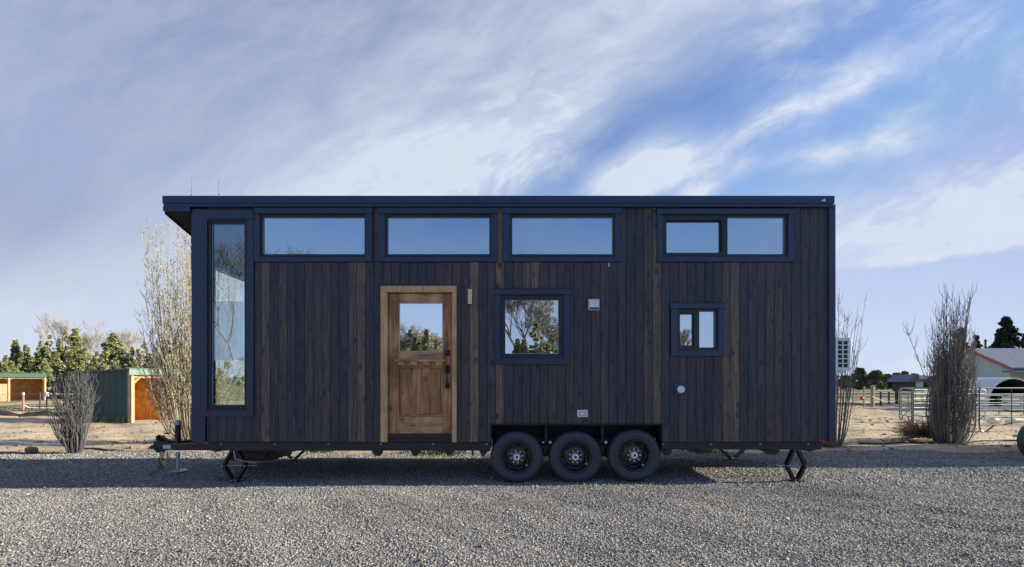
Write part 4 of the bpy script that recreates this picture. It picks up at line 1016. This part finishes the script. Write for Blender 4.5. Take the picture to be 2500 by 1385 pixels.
def bare_tree(name, label, x, y, Hh, spreadw, m_, seed, leafm=None, depth=6, group=None, r0=.12, fork=3, thin=1.0, lf=.05, up=.75):
    g = random.Random(seed); root = thing(name, label, 'tree', (x, y, 0), group); mb = MB(); lv = MB()
    def br(p, d, L, r, k):
        q = p+d*L; mid_ = p.lerp(q, .5)+Vector((g.uniform(-1, 1), g.uniform(-1, 1), 0))*L*.08
        mb.tube([p, mid_, q], [r, r*.85, r*.68], 5 if r > .02 else 3, cap=False)
        if leafm and k <= 1:
            for _ in range(5):
                s_ = p.lerp(q, g.random())+Vector((g.uniform(-1, 1), g.uniform(-1, 1), g.uniform(-1, 1)))*lf*1.5; e = lf*(.5+g.random())
                a, b = Vector((g.uniform(-1, 1), g.uniform(-1, 1), g.uniform(-1, 1))).normalized()*e, Vector((g.uniform(-1, 1), g.uniform(-1, 1), g.uniform(-1, 1))).normalized()*e*.6
                lv.add([s_-a, s_+b, s_+a, s_-b], [(0, 1, 2, 3)])
        if k == 0: return
        for _ in range(fork if k > 1 else fork+1):
            a = g.random()*6.283; o2 = Vector((math.cos(a), math.sin(a), g.uniform(-.1, .4)))
            nd = (d*up+o2*(1-up)*1.5*spreadw+Vector((0, 0, .12))).normalized(); br(q if g.random() < .7 else p.lerp(q, .6+.3*g.random()), nd, L*g.uniform(.66, .88), max(r*.60, .006*thin), k-1)
    L0 = Hh*.275
    br(Vector((x, y, -.1)), Vector((g.uniform(-.06, .06), 0, 1)).normalized(), L0, r0, depth)
    mb.build('branches', m_, root)
    if leafm: lv.build('crown', leafm, root)
    return root

# junipers and bare trees behind the sheds (pixel x, pixel y of the top, half width in px, depth)
for (px, py, hw, yy, kind, lab) in [
    (14, 868, 26, 46, 'juniper', 'dark juniper at the left edge behind the small shed'),
    (38, 828, 17, 52, 'cone', 'narrow dark juniper just left of the yellow-green bush tree'),
    (62, 842, 24, 48, 'juniper', 'yellow-green juniper above the roof of the small shed'),
    (98, 832, 26, 53, 'juniper', 'mid-green juniper behind the right end of the small shed'),
    (122, 818, 34, 50, 'juniper', 'broad grey-green juniper between the two sheds'),
    (160, 808, 46, 49, 'juniper', 'widest grey-green juniper above the pruned shrub'),
    (184, 800, 26, 52, 'cone', 'pointed dark-tipped juniper above the pruned shrub'),
    (205, 838, 32, 47, 'juniper', 'rounded pale juniper at the left end of the green shed'),
    (278, 812, 42, 50, 'cone', 'pointed juniper standing alone above the green shed roof'),
    (312, 862, 24, 55, 'juniper', 'low juniper right of the lone pointed one above the green shed'),
    (352, 834, 30, 50, 'juniper', 'ragged juniper above the right end of the green shed'),
    (396, 848, 34, 52, 'juniper', 'juniper seen through the poplar clump above the shed fascia'),
    (432, 806, 40, 48, 'juniper', 'tall juniper half hidden by the poplar clump near the house'),
    (480, 830, 46, 50, 'juniper', 'juniper beyond the house seen through its left end windows'),
    (80, 872, 40, 44, 'juniper', 'low olive juniper directly behind the right post of the small shed'),
    (140, 862, 44, 45, 'juniper', 'low wide juniper behind the white pipe fence'),
    (246, 872, 44, 45, 'juniper', 'low wide juniper behind the roof of the green shed'),
    (330, 880, 40, 44, 'juniper', 'low wide juniper behind the front corner of the green shed'),
    (236, 858, 34, 58, 'juniper', 'shaded juniper in the gap left of the lone pointed one')]:
    X_ = FX(px, yy); conifer('juniper_tree', lab, X_, yy, FZ(py, yy), hw*1.22/F*yy, M['juniper'], px+3, kind, .02, .115, 1.4)
for (px, py, yy, sw, lab) in [
    (138, 750, 62, .5, 'tall pale bare tree rising behind the junipers on the left'),
    (216, 796, 66, .8, 'greyish bare tree between the broad junipers and the lone pointed one'),
    (250, 778, 64, .85, 'pinkish bare tree just left of the lone pointed juniper'),
    (318, 798, 70, .7, 'faint bare tree right of the lone pointed juniper')]:
    bare_tree('bare_tree', lab, FX(px, yy), yy, FZ(py, yy)*.98, sw, M['bark'], px, M['greyleaf'], 6, 'bare trees behind the junipers', .14, 3, 1.5, .022)
# dark windbreak and distant pines on the right
for i, (px, py, hw, yy, lab) in enumerate([
    (2066, 918, 14, 105, 'distant green pine just right of the air conditioner'), (2098, 900, 15, 95, 'tall rounded pine left of the far wooden posts'),
    (2122, 916, 12, 108, 'short pine behind the far wooden posts'), (2140, 906, 17, 92, 'broad pine left of the far dark-roofed barn'),
    (2166, 915, 15, 100, 'low pine behind the left end of the far barn'), (2190, 912, 12, 104, 'small pine above the far barn roof'),
    (2208, 908, 13, 98, 'pointed pine above the far barn roof'), (2230, 914, 14, 100, 'pine at the right end of the far barn'),
    (2252, 918, 14, 110, 'low pine left of the big columnar shrub'), (2280, 920, 18, 100, 'pine seen through the left shoots of the columnar shrub')]):
    conifer('pine_tree', lab, FX(px, yy), yy, FZ(py, yy), hw/F*yy, M['pine'], 50+i, 'round', .1, .30, .55, 'distant pines on the right')
conifer('spruce_tree', 'dark pointed spruce above the grey barn roof', FX(2457, 60), 60, FZ(772, 60), 42/F*60, M['conifer'], 71, 'cone', .25, .17, 1.2, None)
conifer('spruce_tree', 'dark spruce cut off by the right edge behind the barn roof', FX(2506, 62), 62, FZ(812, 62), 30/F*62, M['conifer'], 73, 'cone', .2, .17, .8, None)
conifer('spruce_tree', 'dark spruce behind the top of the columnar shrub', FX(2348, 48), 48, FZ(800, 48), 24/F*48, M['conifer'], 72, 'cone', .2, .15, .9, None)
conifer('spruce_tree', 'smaller dark spruce just left of the barn gable', FX(2384, 55), 55, FZ(818, 55), 18/F*55, M['conifer'], 75, 'cone', .2, .15, .7, None)
conifer('spruce_tree', 'low dark conifer behind the left side of the columnar shrub', FX(2306, 50), 50, FZ(858, 50), 20/F*50, M['conifer'], 76, 'juniper', .1, .15, .7, None)
# trees behind the camera, seen as reflections in the glass
def refl(px, py, d): return FX(px, d), 2*(YF+.033)-d, FZ(py, d)
for (px, py, hw, d, lab) in [(1001, 806, 36, 40, 'left juniper of the pair reflected in the door glass'), (1041, 804, 36, 41, 'right juniper of the pair reflected in the door glass'),
                             (1308, 782, 74, 34, 'broad juniper reflected in the square window')]:
    x_, y_, h_ = refl(px, py, d); conifer('juniper_tree', lab, x_, y_, h_, hw/F*d, M['juniper'], px, 'juniper', .04, .13, 1.0, 'trees across the yard seen as reflections')
for (px, py, d, sw, dp, lf_, lab) in [(1272, 655, 38, 1.1, 7, .05, 'large reddish bare tree reflected in the square window'), (1350, 785, 44, 1.0, 6, .05, 'thin bare tree at the right of the square window reflection'),
                              (982, 800, 46, 1.1, 6, .06, 'small bare tree reflected at the left of the door glass'), (1066, 800, 47, 1.1, 6, .06, 'small bare tree reflected at the right of the door glass'), (1022, 797, 48, 1.1, 6, .06, 'small bare tree reflected between the two junipers in the door glass'),
                              (592, 552, 30, 1.0, 7, .04, 'tall bare tree reflected in the tall corner window'), (1655, 782, 44, 1.0, 6, .05, 'slight bare tree reflected in the small sliding window')]:
    x_, y_, h_ = refl(px, py, d); bare_tree('bare_tree', lab, x_, y_, h_, sw, M['bark'], px+1, M['greyleaf'] if dp < 7 or px > 1000 else None, dp, 'trees across the yard seen as reflections', .20 if dp > 6 else .12, 3, 1.4, lf_, .72)

for (px, py, hw, lab) in [(512, 872, 26, 'leafy green shrub reflected low in the tall window, leftmost of three'), (556, 884, 30, 'leafy green shrub reflected low in the tall window, middle of three'), (598, 868, 26, 'leafy green shrub reflected low in the tall window, rightmost of three')]:
    x_, y_, h_ = refl(px, py, 30); conifer('leafy_shrub', lab, x_, y_, h_, hw/F*30, M['shrubleaf'], px, 'round', .02, .06, .7, 'trees across the yard seen as reflections', 'shrub')
# small green weeds and dry tufts
def tuft(mb, g, x, y, n, r, h_, z=0):
    for _ in range(n):
        a = g.random()*6.283; q = r*g.random(); bx, by = x+q*math.cos(a), y+q*math.sin(a); zb = float(dirtz(bx, by)) if by > 10.9 else float(padz(bx, by))
        hh = h_*(.4+.7*g.random()); dx_, dy_ = g.uniform(-.5, .5)*hh, g.uniform(-.5, .5)*hh; w_ = .008+.006*g.random()
        mb.add([(bx-w_, by, zb), (bx+w_, by, zb), (bx+dx_, by+dy_, zb+hh)], [(0, 1, 2)])
g = random.Random(3); wd = MB()
for (px, py, n, r, h_) in [(292, 1031, 60, .25, .42), (262, 1034, 30, .2, .2), (232, 1032, 40, .25, .22), (205, 1034, 30, .25, .2), (1075, 1106, 260, .6, .10), (1025, 1107, 100, .5, .07), (800, 1104, 60, .3, .08), (768, 1103, 80, .2, .12), (1680, 1100, 120, .4, .09), (1745, 1103, 160, .5, .10), (1800, 1102, 60, .3, .08), (130, 1105, 70, .5, .05), (620, 1104, 60, .3, .06)]:
    x_, y_ = G(px, py); tuft(wd, g, x_, y_, n, r, h_)
for i in range(900): x_, y_ = G(g.uniform(-40, 150), g.uniform(993, 1008)); tuft(wd, g, x_, y_, 3, .15, .09)
for px in range(196, 320, 9): x_, y_ = G(px, 1034); tuft(wd, g, x_, y_+.05, 3, .1, .34)
tag(wd.build('weeds', M['weed'], None), 'scattered green weeds along the gravel edge and the foot of the shed', 'weeds', None, 'stuff')
dg = MB()
for i in range(2600):
    y_ = 10.6+g.random()**1.6*26; x_ = (g.random()*2-1)*(1.1*y_+2)
    tuft(dg, g, x_, y_, 3, .06, .035+.004*y_*.3)
for i in range(500):
    x_ = -17+g.random()*33; y_ = 10.55+.35*g.random(); tuft(dg, g, x_, y_, 3, .07, .06)
for i in range(260):
    y_ = 3.6+g.random()*6; x_ = (g.random()*2-1)*(1.1*y_); tuft(dg, g, x_, y_, g.randint(2, 5), .03, .03)
tag(dg.build('dry_grass', leaf_mat('dry_grass_blades', (.16, .13, .07), (.33, .27, .16), (.46, .40, .25)), None), 'short dry grass tufts over the dirt lot', 'dry grass', None, 'stuff')
# clods and sticks littered on the dirt
cl = MB()
for i in range(900):
    y_ = 10.5+g.random()**1.5*14; x_ = (g.random()*2-1)*(1.1*y_+2); s_ = .012+.04*g.random()**3
    cl.ball((x_, y_, float(dirtz(x_, y_))+s_*.3), s_, 5, 4, (1+g.random(), 1+.5*g.random(), .7))
tag(cl.build('dirt_clods', M['rock'], None), 'small clods and stones strewn over the dirt', 'stones', None, 'stuff')

# ------------------------------------------------------------------ sheds, fences, barns
def quad_wall(mb, a, b, z0a, z1a, z0b, z1b, th=.04, **k):
    """upright wall from plan point a to b, th thick, with its own heights at each end"""
    a = Vector((*a, 0)); b = Vector((*b, 0)); d = (b-a).normalized(); n = Vector((-d.y, d.x, 0))*th
    pts = [(a.x, a.y, z0a), (b.x, b.y, z0b), (b.x+n.x, b.y+n.y, z0b), (a.x+n.x, a.y+n.y, z0a), (a.x, a.y, z1a), (b.x, b.y, z1b), (b.x+n.x, b.y+n.y, z1b), (a.x+n.x, a.y+n.y, z1a)]
    mb.add(pts, [(0,3,2,1),(4,5,6,7),(0,1,5,4),(1,2,6,5),(2,3,7,6),(3,0,4,7)], **k)
def shed(label, A, B, Cc, hA, hB, front_drop, name='animal_shed', openings=1, low=.0):
    """A-B is the closed green gable wall, B-C the open front; A is at the back"""
    A, B, Cc = Vector(A), Vector(B), Vector(Cc); Dd = A+(Cc-B)
    root = thing(name, label, 'shed', (B.x, B.y, 0), 'open-fronted animal sheds')
    mb = MB(); quad_wall(mb, A, B, -.05, hA, -.05, hB, .05); quad_wall(mb, Dd, Cc, -.05, hA, -.05, hB, .05)
    quad_wall(mb, Dd, A, -.05, hA, -.05, hA, .05); mb.build('wall', M['greenwall'], root)
    # lining inside
    dv = (B-A).normalized(); cv = (Cc-B).normalized(); mb = MB()
    quad_wall(mb, A+dv*.12+cv*.06, B-dv*.06+cv*.06, 0, hA-.1, 0, hB-.22, .02); quad_wall(mb, Dd+dv*.12-cv*.09, Cc-dv*.06-cv*.09, 0, hA-.1, 0, hB-.22, .02)
    quad_wall(mb, A+dv*.14+cv*.1, Dd+dv*.14-cv*.1, 0, hA-.1, 0, hA-.1, .02); mb.build('lining', M['osb'], root)
    ov = .15; mb = MB(); th = .06
    if name == 'animal_shed_': pass
    p = [A-dv*ov-cv*ov, B+dv*ov-cv*ov, Cc+dv*ov+cv*ov, Dd-dv*ov+cv*ov]; hs = [hA, hB+.02, hB+.02, hA]
    mb.add([(q.x, q.y, h_+.005) for q, h_ in zip(p, hs)]+[(q.x, q.y, h_+.045) for q, h_ in zip(p, hs)], [(3,2,1,0),(4,5,6,7),(0,1,5,4),(1,2,6,5),(2,3,7,6),(3,0,4,7)])
    q0, q1 = p[1], p[2]; quad_wall(mb, q0, q1, hB-front_drop, hB+.075, hB-front_drop, hB+.075, .03)
    mb.build('roof', M['greenroof'], root)
    L = (Cc-B).length
    for i in range(openings+1):
        q = B+cv*(L*i/openings); mb = MB(); z1 = hB-.02
        mb.box(q.x-.07, q.x+.07, q.y-.07, q.y+.07, -.05, z1)
        mb.build('post', M['lumber'], root)
        for sgn in (1, -1):
            if (i == 0 and sgn < 0) or (i == openings and sgn > 0): continue
            e0 = q+cv*sgn*.05; e1 = q+cv*sgn*.32; mb = MB(); mb.bar((e0.x, e0.y, z1-.46), (e1.x, e1.y, z1-.16), .08, .06); mb.build('brace', M['lumber'], root)
    mb = MB(); a_, b_ = B+cv*.08, Cc-cv*.08; quad_wall(mb, a_, b_, hB-front_drop-.10, hB-front_drop-.003, hB-front_drop-.10, hB-front_drop-.003, .04); mb.build('header', M['lumber'], root)
    return root, A, B, Cc, Dd, dv, cv
ax_, ay_ = FX(182, 18.4), 18.4; bx_, by_ = FX(320, 17.5), 17.5
dirv = Vector((ax_-bx_, ay_-by_)).normalized()
cx_, cy_ = FX(419, 18.75), 18.75
shed('dark green shed with an open orange-lined front, left of the tall poplar clump', (ax_, ay_), (bx_, by_), (cx_, cy_), FZ(911, 18.4), FZ(904, 17.5), .17)
# the small far shed: open front towards us
sa = (FX(-30, 40.5), 40.5)
root, A, B, Cc, Dd, dv, cv = shed('small far open shed at the left edge with a plywood panel beside its opening', (-41.2, 37.75), (-39.4, 36.0), (-36.6, 38.9), 1.9, FZ(913, 38.5), .28, openings=2)
mb = MB(); quad_wall(mb, Vector((-39.4, 36.0))+cv*.1, Vector((-39.4, 36.0))+cv*2.0, -.02, 1.35, -.02, 1.35, -.04); mb.build('plywood_panel', M['lumber'], root)

def post_thing(name, label, x, y, z1, r, m_, group, z0=-.1, n=8, cat='fence post'):
    root = thing(name, label, cat, (x, y, 0), group); mb = MB(); mb.tube([(x, y, z0), (x, y, z1)], r, n); mb.build('shaft', m_, root); return root
# white pipe fence and its dark posts, left
fr = thing('paddock_fence', 'white two-rail pipe fence between the small shed and the pruned shrub', 'fence', (FX(98, 25), 25, 0))
for px, yy in ((98, 25.5), (114, 26), (230, 26)): mb = MB(); mb.tube([(FX(px, yy), yy, -.1), (FX(px, yy), yy, FZ(958, yy))], .035, 8); mb.build('post', M['darkpost'], fr)
mb = MB(); mb.tube([(FX(113, 26), 26, FZ(962, 26)), (FX(240, 26), 26, FZ(964, 26))], .045, 8); mb.box(FX(113, 26)-.07, FX(113, 26)+.07, 25.93, 26.07, FZ(968, 26), FZ(958, 26)); mb.build('rail', M['white_rail'], fr)
mb = MB(); pts = [(FX(58, 25), 25, FZ(989, 25)), (FX(70, 25.3), 25.3, FZ(995, 25.3)), (FX(98, 25.5), 25.5, FZ(996, 25.5)), (FX(165, 26), 26, FZ(996, 26)), (FX(240, 26), 26, FZ(997, 26))]; mb.tube(pts, .022, 6); mb.build('rope', M['white_rail'], fr)
for z_ in (.25, .55, .85): mb = MB(); mb.tube([(FX(-40, 25), 25, z_), (FX(98, 25.5), 25.5, z_), (FX(240, 26), 26, z_)], .007, 4); mb.build('wire', M['zinc'], fr)
st = thing('marker_stake', 'short red-and-white stake in front of the small shed', 'stake', (FX(58, 25), 25, 0)); mb = MB(); mb.tube([(FX(58, 25), 24.98, -.05), (FX(58, 25), 24.98, FZ(964, 25))], .04, 8); mb.build('shaft', simple('faded_red', (.42, .16, .13), .6), st)
mb = MB(); mb.tube([(FX(58, 25), 24.98, FZ(964, 25)+.001), (FX(58, 25), 24.98, FZ(959, 25))], .05, 8); mb.build('cap', M['white'], st)
# pole, log, rock on the dirt
mb = MB(); pts = []
for i in range(14):
    px = -60+i*18; x_, y_ = G(px, 1091+.8*math.sin(i)-.1*i); pts.append((x_, y_, float(dirtz(x_, y_))+.03))
tag(mb.tube(pts, [.018]*13+[.008], 7).build('wooden_pole', M['pale'], None), 'long thin pale pole lying on the dirt left of the pruned shrub', 'pole')
mb = MB(); pts = []
for i in range(12):
    px = 196+i*17; x_, y_ = G(px, 1097+i*.75+.6*math.sin(2*i)); pts.append((x_, y_, float(dirtz(x_, y_))+.02))
tag(mb.tube(pts, [.02-.001*i for i in range(12)], 7).build('fallen_branch', M['bark_dark'], None), 'long thin dark branch lying between the pruned shrub and the trailer tongue', 'branch')
x_, y_ = G(77, 1106); mb = MB(); gg = random.Random(9)
mb.ball((x_, y_, .05), .115, 9, 6, (1.1, .8, .75)); mb.v = [(a+gg.uniform(-.014, .014), b+gg.uniform(-.014, .014), c+gg.uniform(-.012, .012)) for a, b, c in mb.v]
tag(mb.build('rock', M['rock'], None, bevel=.004), 'brown rock at the gravel edge left of the pruned shrub', 'rock')
mb = MB(); pts = []
for i in range(26):
    px = 2095+i*22; x_, y_ = G(px, 1088-.25*i+1.5*math.sin(i*.7)); pts.append((x_, y_, float(dirtz(x_, y_))+.03))
tag(mb.tube(pts, .022, 6).build('hose', M['hose'], None), 'black hose lying along the gravel edge on the right', 'hose')

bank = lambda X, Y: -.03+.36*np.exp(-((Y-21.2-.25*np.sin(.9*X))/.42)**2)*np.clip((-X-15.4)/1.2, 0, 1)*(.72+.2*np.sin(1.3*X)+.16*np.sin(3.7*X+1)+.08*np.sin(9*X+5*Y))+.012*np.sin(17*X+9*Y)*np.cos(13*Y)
o = grid_mesh('soil_bank', np.arange(-27, -15.2, .09), np.arange(20.1, 22.4, .09), bank, simple('shade_darkened_soil', (.018, .014, .012), .95, 0, .35, 3, .5)); o.modifiers.new('solid', 'SOLIDIFY').thickness = .05  # soil colour darkened to stand for the shade lying on the bank
# far wooden posts, rails and ropes on the right
for (px, yy, py, r_, m_, lab) in [(2109.5, 29, 944, .045, 'post', 'pale thin wooden fence post beside the red ball'), (2130, 29.5, 941, .10, 'post', 'thick pale wooden fence post'),
                            (2150, 31, 957, .05, 'darkpost', 'dark steel fence post just right of the thick wooden one'), (2170, 31.5, 957, .05, 'darkpost', 'dark steel fence post midway to the corral gate'), (2189, 32, 955, .09, 'darkpost', 'thick dark fence post next to the corral gate')]:
    post_thing('fence_post', lab, FX(px, yy), yy, FZ(py, yy), r_, M[m_], 'posts of the far fence')
fr = thing('rail_fence', 'thin dark two-rail fence running across the far paddock', 'fence', (FX(2085, 31), 31, 0))
for py in (961, 988): mb = MB(); mb.tube([(FX(2040, 30), 30, FZ(py, 30)), (FX(2200, 32.4), 32.4, FZ(py, 32.4)), (FX(2280, 34), 34, FZ(py-1, 34))], .022, 6); mb.build('rail', M['darkpost'], fr)
mb = MB(); pts = []
for i in range(9): t = i/8; pts.append((FX(2130+60*t, 28.8), 28.8, FZ(968+9*t+14*math.sin(math.pi*t)*.5, 28.8)))
mb.tube(pts, .02, 5); mb.build('rope', M['white_rail'], fr)
x_, y_ = FX(2104, 28.5), 28.5; mb = MB(); mb.ball((x_, y_, FZ(973, 28.5)), .12, 14, 9); mb.tube([(x_, y_, FZ(961, 28.5)), (x_, y_, FZ(970, 28.5))], .01, 5)
tag(mb.build('float_ball', simple('red_plastic_ball', (.62, .05, .03), .4), None, smooth=True), 'red ball hanging from the far fence rail', 'ball')

def corral_panel(label, a, b, z0, z1, rails, m_, foot=True, uprights=2, r=.021, group='steel corral panels', name='corral_panel'):
    a = Vector(a); b = Vector(b); root = thing(name, label, 'corral panel', (a.x, a.y, 0), group); d = (b-a).normalized()
    mb = MB()
    for e, s_ in ((a, 1), (b, -1)):
        mb.tube([(e.x, e.y, z1-.05), (e.x, e.y, z0), (e.x+d.x*s_*.03, e.y+d.y*s_*.03, .06), (e.x+d.x*s_*.12, e.y+d.y*s_*.12, .02), (e.x+d.x*s_*.22, e.y+d.y*s_*.22, .03), (e.x+d.x*s_*.50, e.y+d.y*s_*.50, z0)], r, 8)
    mb.tube([(a.x, a.y, z1-.05), (a.x+d.x*.05, a.y+d.y*.05, z1), (b.x-d.x*.05, b.y-d.y*.05, z1), (b.x, b.y, z1-.05)], r, 8)
    mb.build('frame', m_, root)
    for i in range(rails):
        z = z0+(z1-z0)*i/rails; mb = MB(); mb.tube([(a.x, a.y, z), (b.x, b.y, z)], r*.9, 8); mb.build('rail', m_, root)
    for i in range(uprights):
        q = a+(b-a)*((i+1)/(uprights+1)); mb = MB(); mb.box(q.x-.012, q.x+.012, q.y-.03, q.y-.022, z0, z1-.02); mb.build('upright', m_, root)
    return root
yy = 14.3
corral_panel('green corral panel at the right edge with a curved foot', (FX(2391, yy), yy), (FX(2391, yy)+3.0, yy+.25), .22, FZ(948, yy), 5, M['green_pipe'])
corral_panel('green corral panel mostly hidden behind the columnar shrub', (FX(2383, yy)-1.25, yy+.7), (FX(2383, yy), yy+.02), .22, FZ(948, yy), 5, M['green_pipe'])
corral_panel('farther corral panel seen through the green one at the right edge', (FX(2375, 18), 18), (FX(2375, 18)+3.2, 18.4), .25, FZ(963, 18), 4, M['green_pipe'])
ra = (FX(2196, 19.0), 19.0); rb = (FX(2226, 17.6), 17.6)
corral_panel('angled corral panel with sunlit rails left of the columnar shrub, nearly end on', rb, ra, .22, FZ(949, 18), 6, M['green_pipe'], uprights=0)
corral_panel('corral panel with pale sunlit rails running behind the columnar shrub', (FX(2228, 17.6), 17.62), (FX(2228, 17.6)+3.1, 18.1), .22, FZ(951, 18), 6, M['white_rail'], uprights=1)
corral_panel('far corral panel with dark uprights behind the sunlit one', (FX(2200, 22), 22), (FX(2300, 22.4), 22.4), .3, FZ(948, 22), 4, M['green_pipe'], uprights=5)
# bleached logs on the ground behind the panel
for (p0, p1, ra_, lab) in [((2411, 1034), (2437, 1031), .10, 'short bleached log lying behind the green corral panel'), ((2450, 1040), (2497, 1033), .09, 'longer bleached log lying at the right edge behind the corral panel')]:
    yy = 17.0; mb = MB(); mb.tube([(FX(p0[0], yy), yy, .10), (FX((p0[0]+p1[0])/2, yy), yy, .13), (FX(p1[0], yy), yy, .12)], [ra_*.6, ra_*1.1, ra_], 9)
    tag(mb.build('bleached_log', M['pale'], None), lab, 'log')

# barn on the right: ridge along x, its gable end towards the left
xg = FX(2465, 30); bn = thing('barn', 'mint-green barn with a grey metal roof and red gable trim at the right edge', 'barn', (xg, 30, 0))
ez, rz_ = FZ(896, 30), FZ(853, 32.5); ym = 32.55; yf_ = 35.1
mb = MB(); mb.prism_x([(30, -.1), (yf_, -.1), (yf_, ez), (ym, rz_-.06), (30, ez)], xg, xg+.10); mb.build('gable_wall', M['mint'], bn)
mb = MB(); mb.box(xg+.101, xg+16, 30, 30.1, -.1, ez-.02); mb.box(xg+.101, xg+16, yf_-.1, yf_, -.1, ez-.02); mb.box(xg+15.9, xg+16, 30.101, yf_-.101, -.1, ez-.05); mb.build('long_wall', M['mintx'], bn)
mb = MB(); sl_ = (rz_-ez)/(ym-30)
mb.prism_x([(29.75, ez-.25*sl_), (ym, rz_), (ym, rz_+.07), (29.75, ez-.25*sl_+.07)], xg-.12, xg+16.3); mb.prism_x([(ym+.001, rz_), (yf_+.25, ez-.25*sl_), (yf_+.25, ez-.25*sl_+.07), (ym+.001, rz_+.07)], xg-.12, xg+16.3); rf = mb.build('roof', M['barnroof'], bn)
mb = MB(); mb.prism_x([(29.73, ez-.25*sl_-.14), (ym, rz_-.14), (ym, rz_+.09), (29.73, ez-.25*sl_+.09)], xg-.16, xg-.121); mb.prism_x([(ym+.001, rz_-.14), (yf_+.25, ez-.25*sl_-.14), (yf_+.25, ez-.25*sl_+.09), (ym+.001, rz_+.09)], xg-.16, xg-.121); mb.build('gable_trim', M['redtrim'], rf)
mb = MB(); mb.prism_x([(27.6, FZ(912, 27.6)), (29.99, FZ(908, 29)), (29.99, FZ(908, 29)+.08), (27.6, FZ(912, 27.6)+.08)], xg-.5, xg+12); mb.build('lean_to_roof', M['darkroof'], bn)
for xx in (xg-.4, xg+3, xg+6): mb = MB(); mb.box(xx, xx+.12, 27.7, 27.82, -.1, FZ(912, 27.6)-.001); mb.build('post', M['post'], bn)
# arched shelter in front of the barn
ys_ = 24.5; xc_ = FX(2474, ys_); rx_, hz_ = 1.38, FZ(922, ys_)
sh_ = thing('arched_shelter', 'white arched livestock shelter with a dark opening behind the corral panel', 'shelter', (xc_, ys_, 0))
arc = [(xc_+rx_*math.cos(math.pi*(1-i/20)), .0+hz_*math.sin(math.pi*i/20)**.85) for i in range(21)]
arc2 = [(xc_+(rx_-.07)*math.cos(math.pi*(1-i/20)), (hz_-.07)*math.sin(math.pi*i/20)**.85) for i in range(21)]
mb = MB(); V_ = []; Fs = []
for (x_, z_) in arc: V_ += [(x_, ys_, z_), (x_, ys_+3.2, z_)]
for i in range(20): Fs.append((2*i, 2*i+2, 2*i+3, 2*i+1))
mb.add(V_, Fs); n_ = len(mb.v); V2 = []
for (a_, b_) in zip(arc, arc2): V2 += [(a_[0], ys_, a_[1]), (b_[0], ys_-.002, b_[1])]
mb.add(V2, [(2*i, 2*i+1, 2*i+3, 2*i+2) for i in range(20)]); mb.build('hood', M['white_rail'], sh_)
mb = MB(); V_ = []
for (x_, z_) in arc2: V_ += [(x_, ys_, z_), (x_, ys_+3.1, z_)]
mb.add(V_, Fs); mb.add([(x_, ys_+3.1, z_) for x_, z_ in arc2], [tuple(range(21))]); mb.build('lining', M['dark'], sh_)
mb = MB(); yb_ = ys_-.35
mb.box(FX(2448, yb_), FX(2530, yb_), yb_, yb_+.06, .28, FZ(965, yb_)); mb.box(FX(2400, yb_), FX(2415, yb_), yb_, yb_+.06, .28, FZ(966, yb_)); mb.box(FX(2400, yb_), FX(2530, yb_), yb_-.03, yb_+.05, .10, .277); bd_ = mb.build('board_front', M['concrete'], sh_)
# stacked white boards between the shrub and the shelter
st = thing('board_stack', 'low wall of stacked whitish boards between the columnar shrub and the arched shelter', 'boards', (FX(2390, 26), 26, 0))
mb = MB()
for i in range(9):
    z_ = -.05+i*.175; j_ = gg.uniform(-.05, .05); mb.box(FX(2352, 26)+j_, FX(2418, 26)-max(0, (i-5))*.13+j_, 26, 26.5, z_, z_+.16)
mb.build('boards', M['concrete'], st, bevel=.01)
# far dark-roofed barn
yy = 78; fb = thing('far_barn', 'long low barn with a dark roof far away under the pines', 'barn', (FX(2205, yy), yy, 0))
x0_, x1_ = FX(2163, yy+3.6), FX(2250, yy)
mb = MB(); mb.box(x0_+.6, x1_-.3, yy, yy+3, -.1, 1.75); mb.build('wall', M['darkpost'], fb)
mb = MB(); mb.box(x0_+1.9, x0_+3.0, yy-.15, yy-.02, .0, 1.6); mb.build('door', M['concrete'], fb)
mb = MB(); mb.prism_y([(x0_, 1.55), (x1_, 1.6), (x1_-.5, 2.2), ((x0_+x1_)/2+.4, 2.75), ((x0_+x1_)/2-.2, 2.75)], yy-.6, yy+3.6); mb.build('roof', M['darkroof'], fb)
mb = MB(); mb.prism_y([(x0_+1.9, 2.0), (x0_+3.1, 2.0), (x0_+3.1, 2.45), (x0_+2.5, 2.65), (x0_+1.9, 2.45)], yy-.9, yy-.605); mb.build('gable_sign', M['concrete'], fb)
# utility pole behind the barn roof
pl = thing('utility_pole', 'thin utility pole with a short crossarm above the barn roof', 'utility pole', (FX(2406, 70), 70, 0)); mb = MB(); mb.tube([(FX(2406, 70), 70, -.1), (FX(2406, 70), 70, FZ(829, 70))], .13, 8); mb.build('pole', M['darkpost'], pl)
mb = MB(); mb.box(FX(2399, 70), FX(2408, 70), 69.82, 69.86, FZ(834, 70), FZ(832, 70)); mb.build('crossarm', M['darkpost'], pl)
# low boundary: a far wood beyond the field so the horizon is never bare
fw_ = MB(); g = random.Random(77); cs = []
for i in range(900):
    a = -1.45+2.9*g.random(); d = 190+60*g.random(); hh = 3.5+4*g.random()*abs(math.sin(a*9)+.3)
    cs.append((d*math.sin(a), d*math.cos(a), hh*.45*g.random()+.6, 2.2+1.4*g.random()))
foliage(fw_, g, cs, 26, .75); tag(fw_.build('far_wood', M['pine'], None), 'far-off belt of low trees along the horizon', 'wood', None, 'stuff')
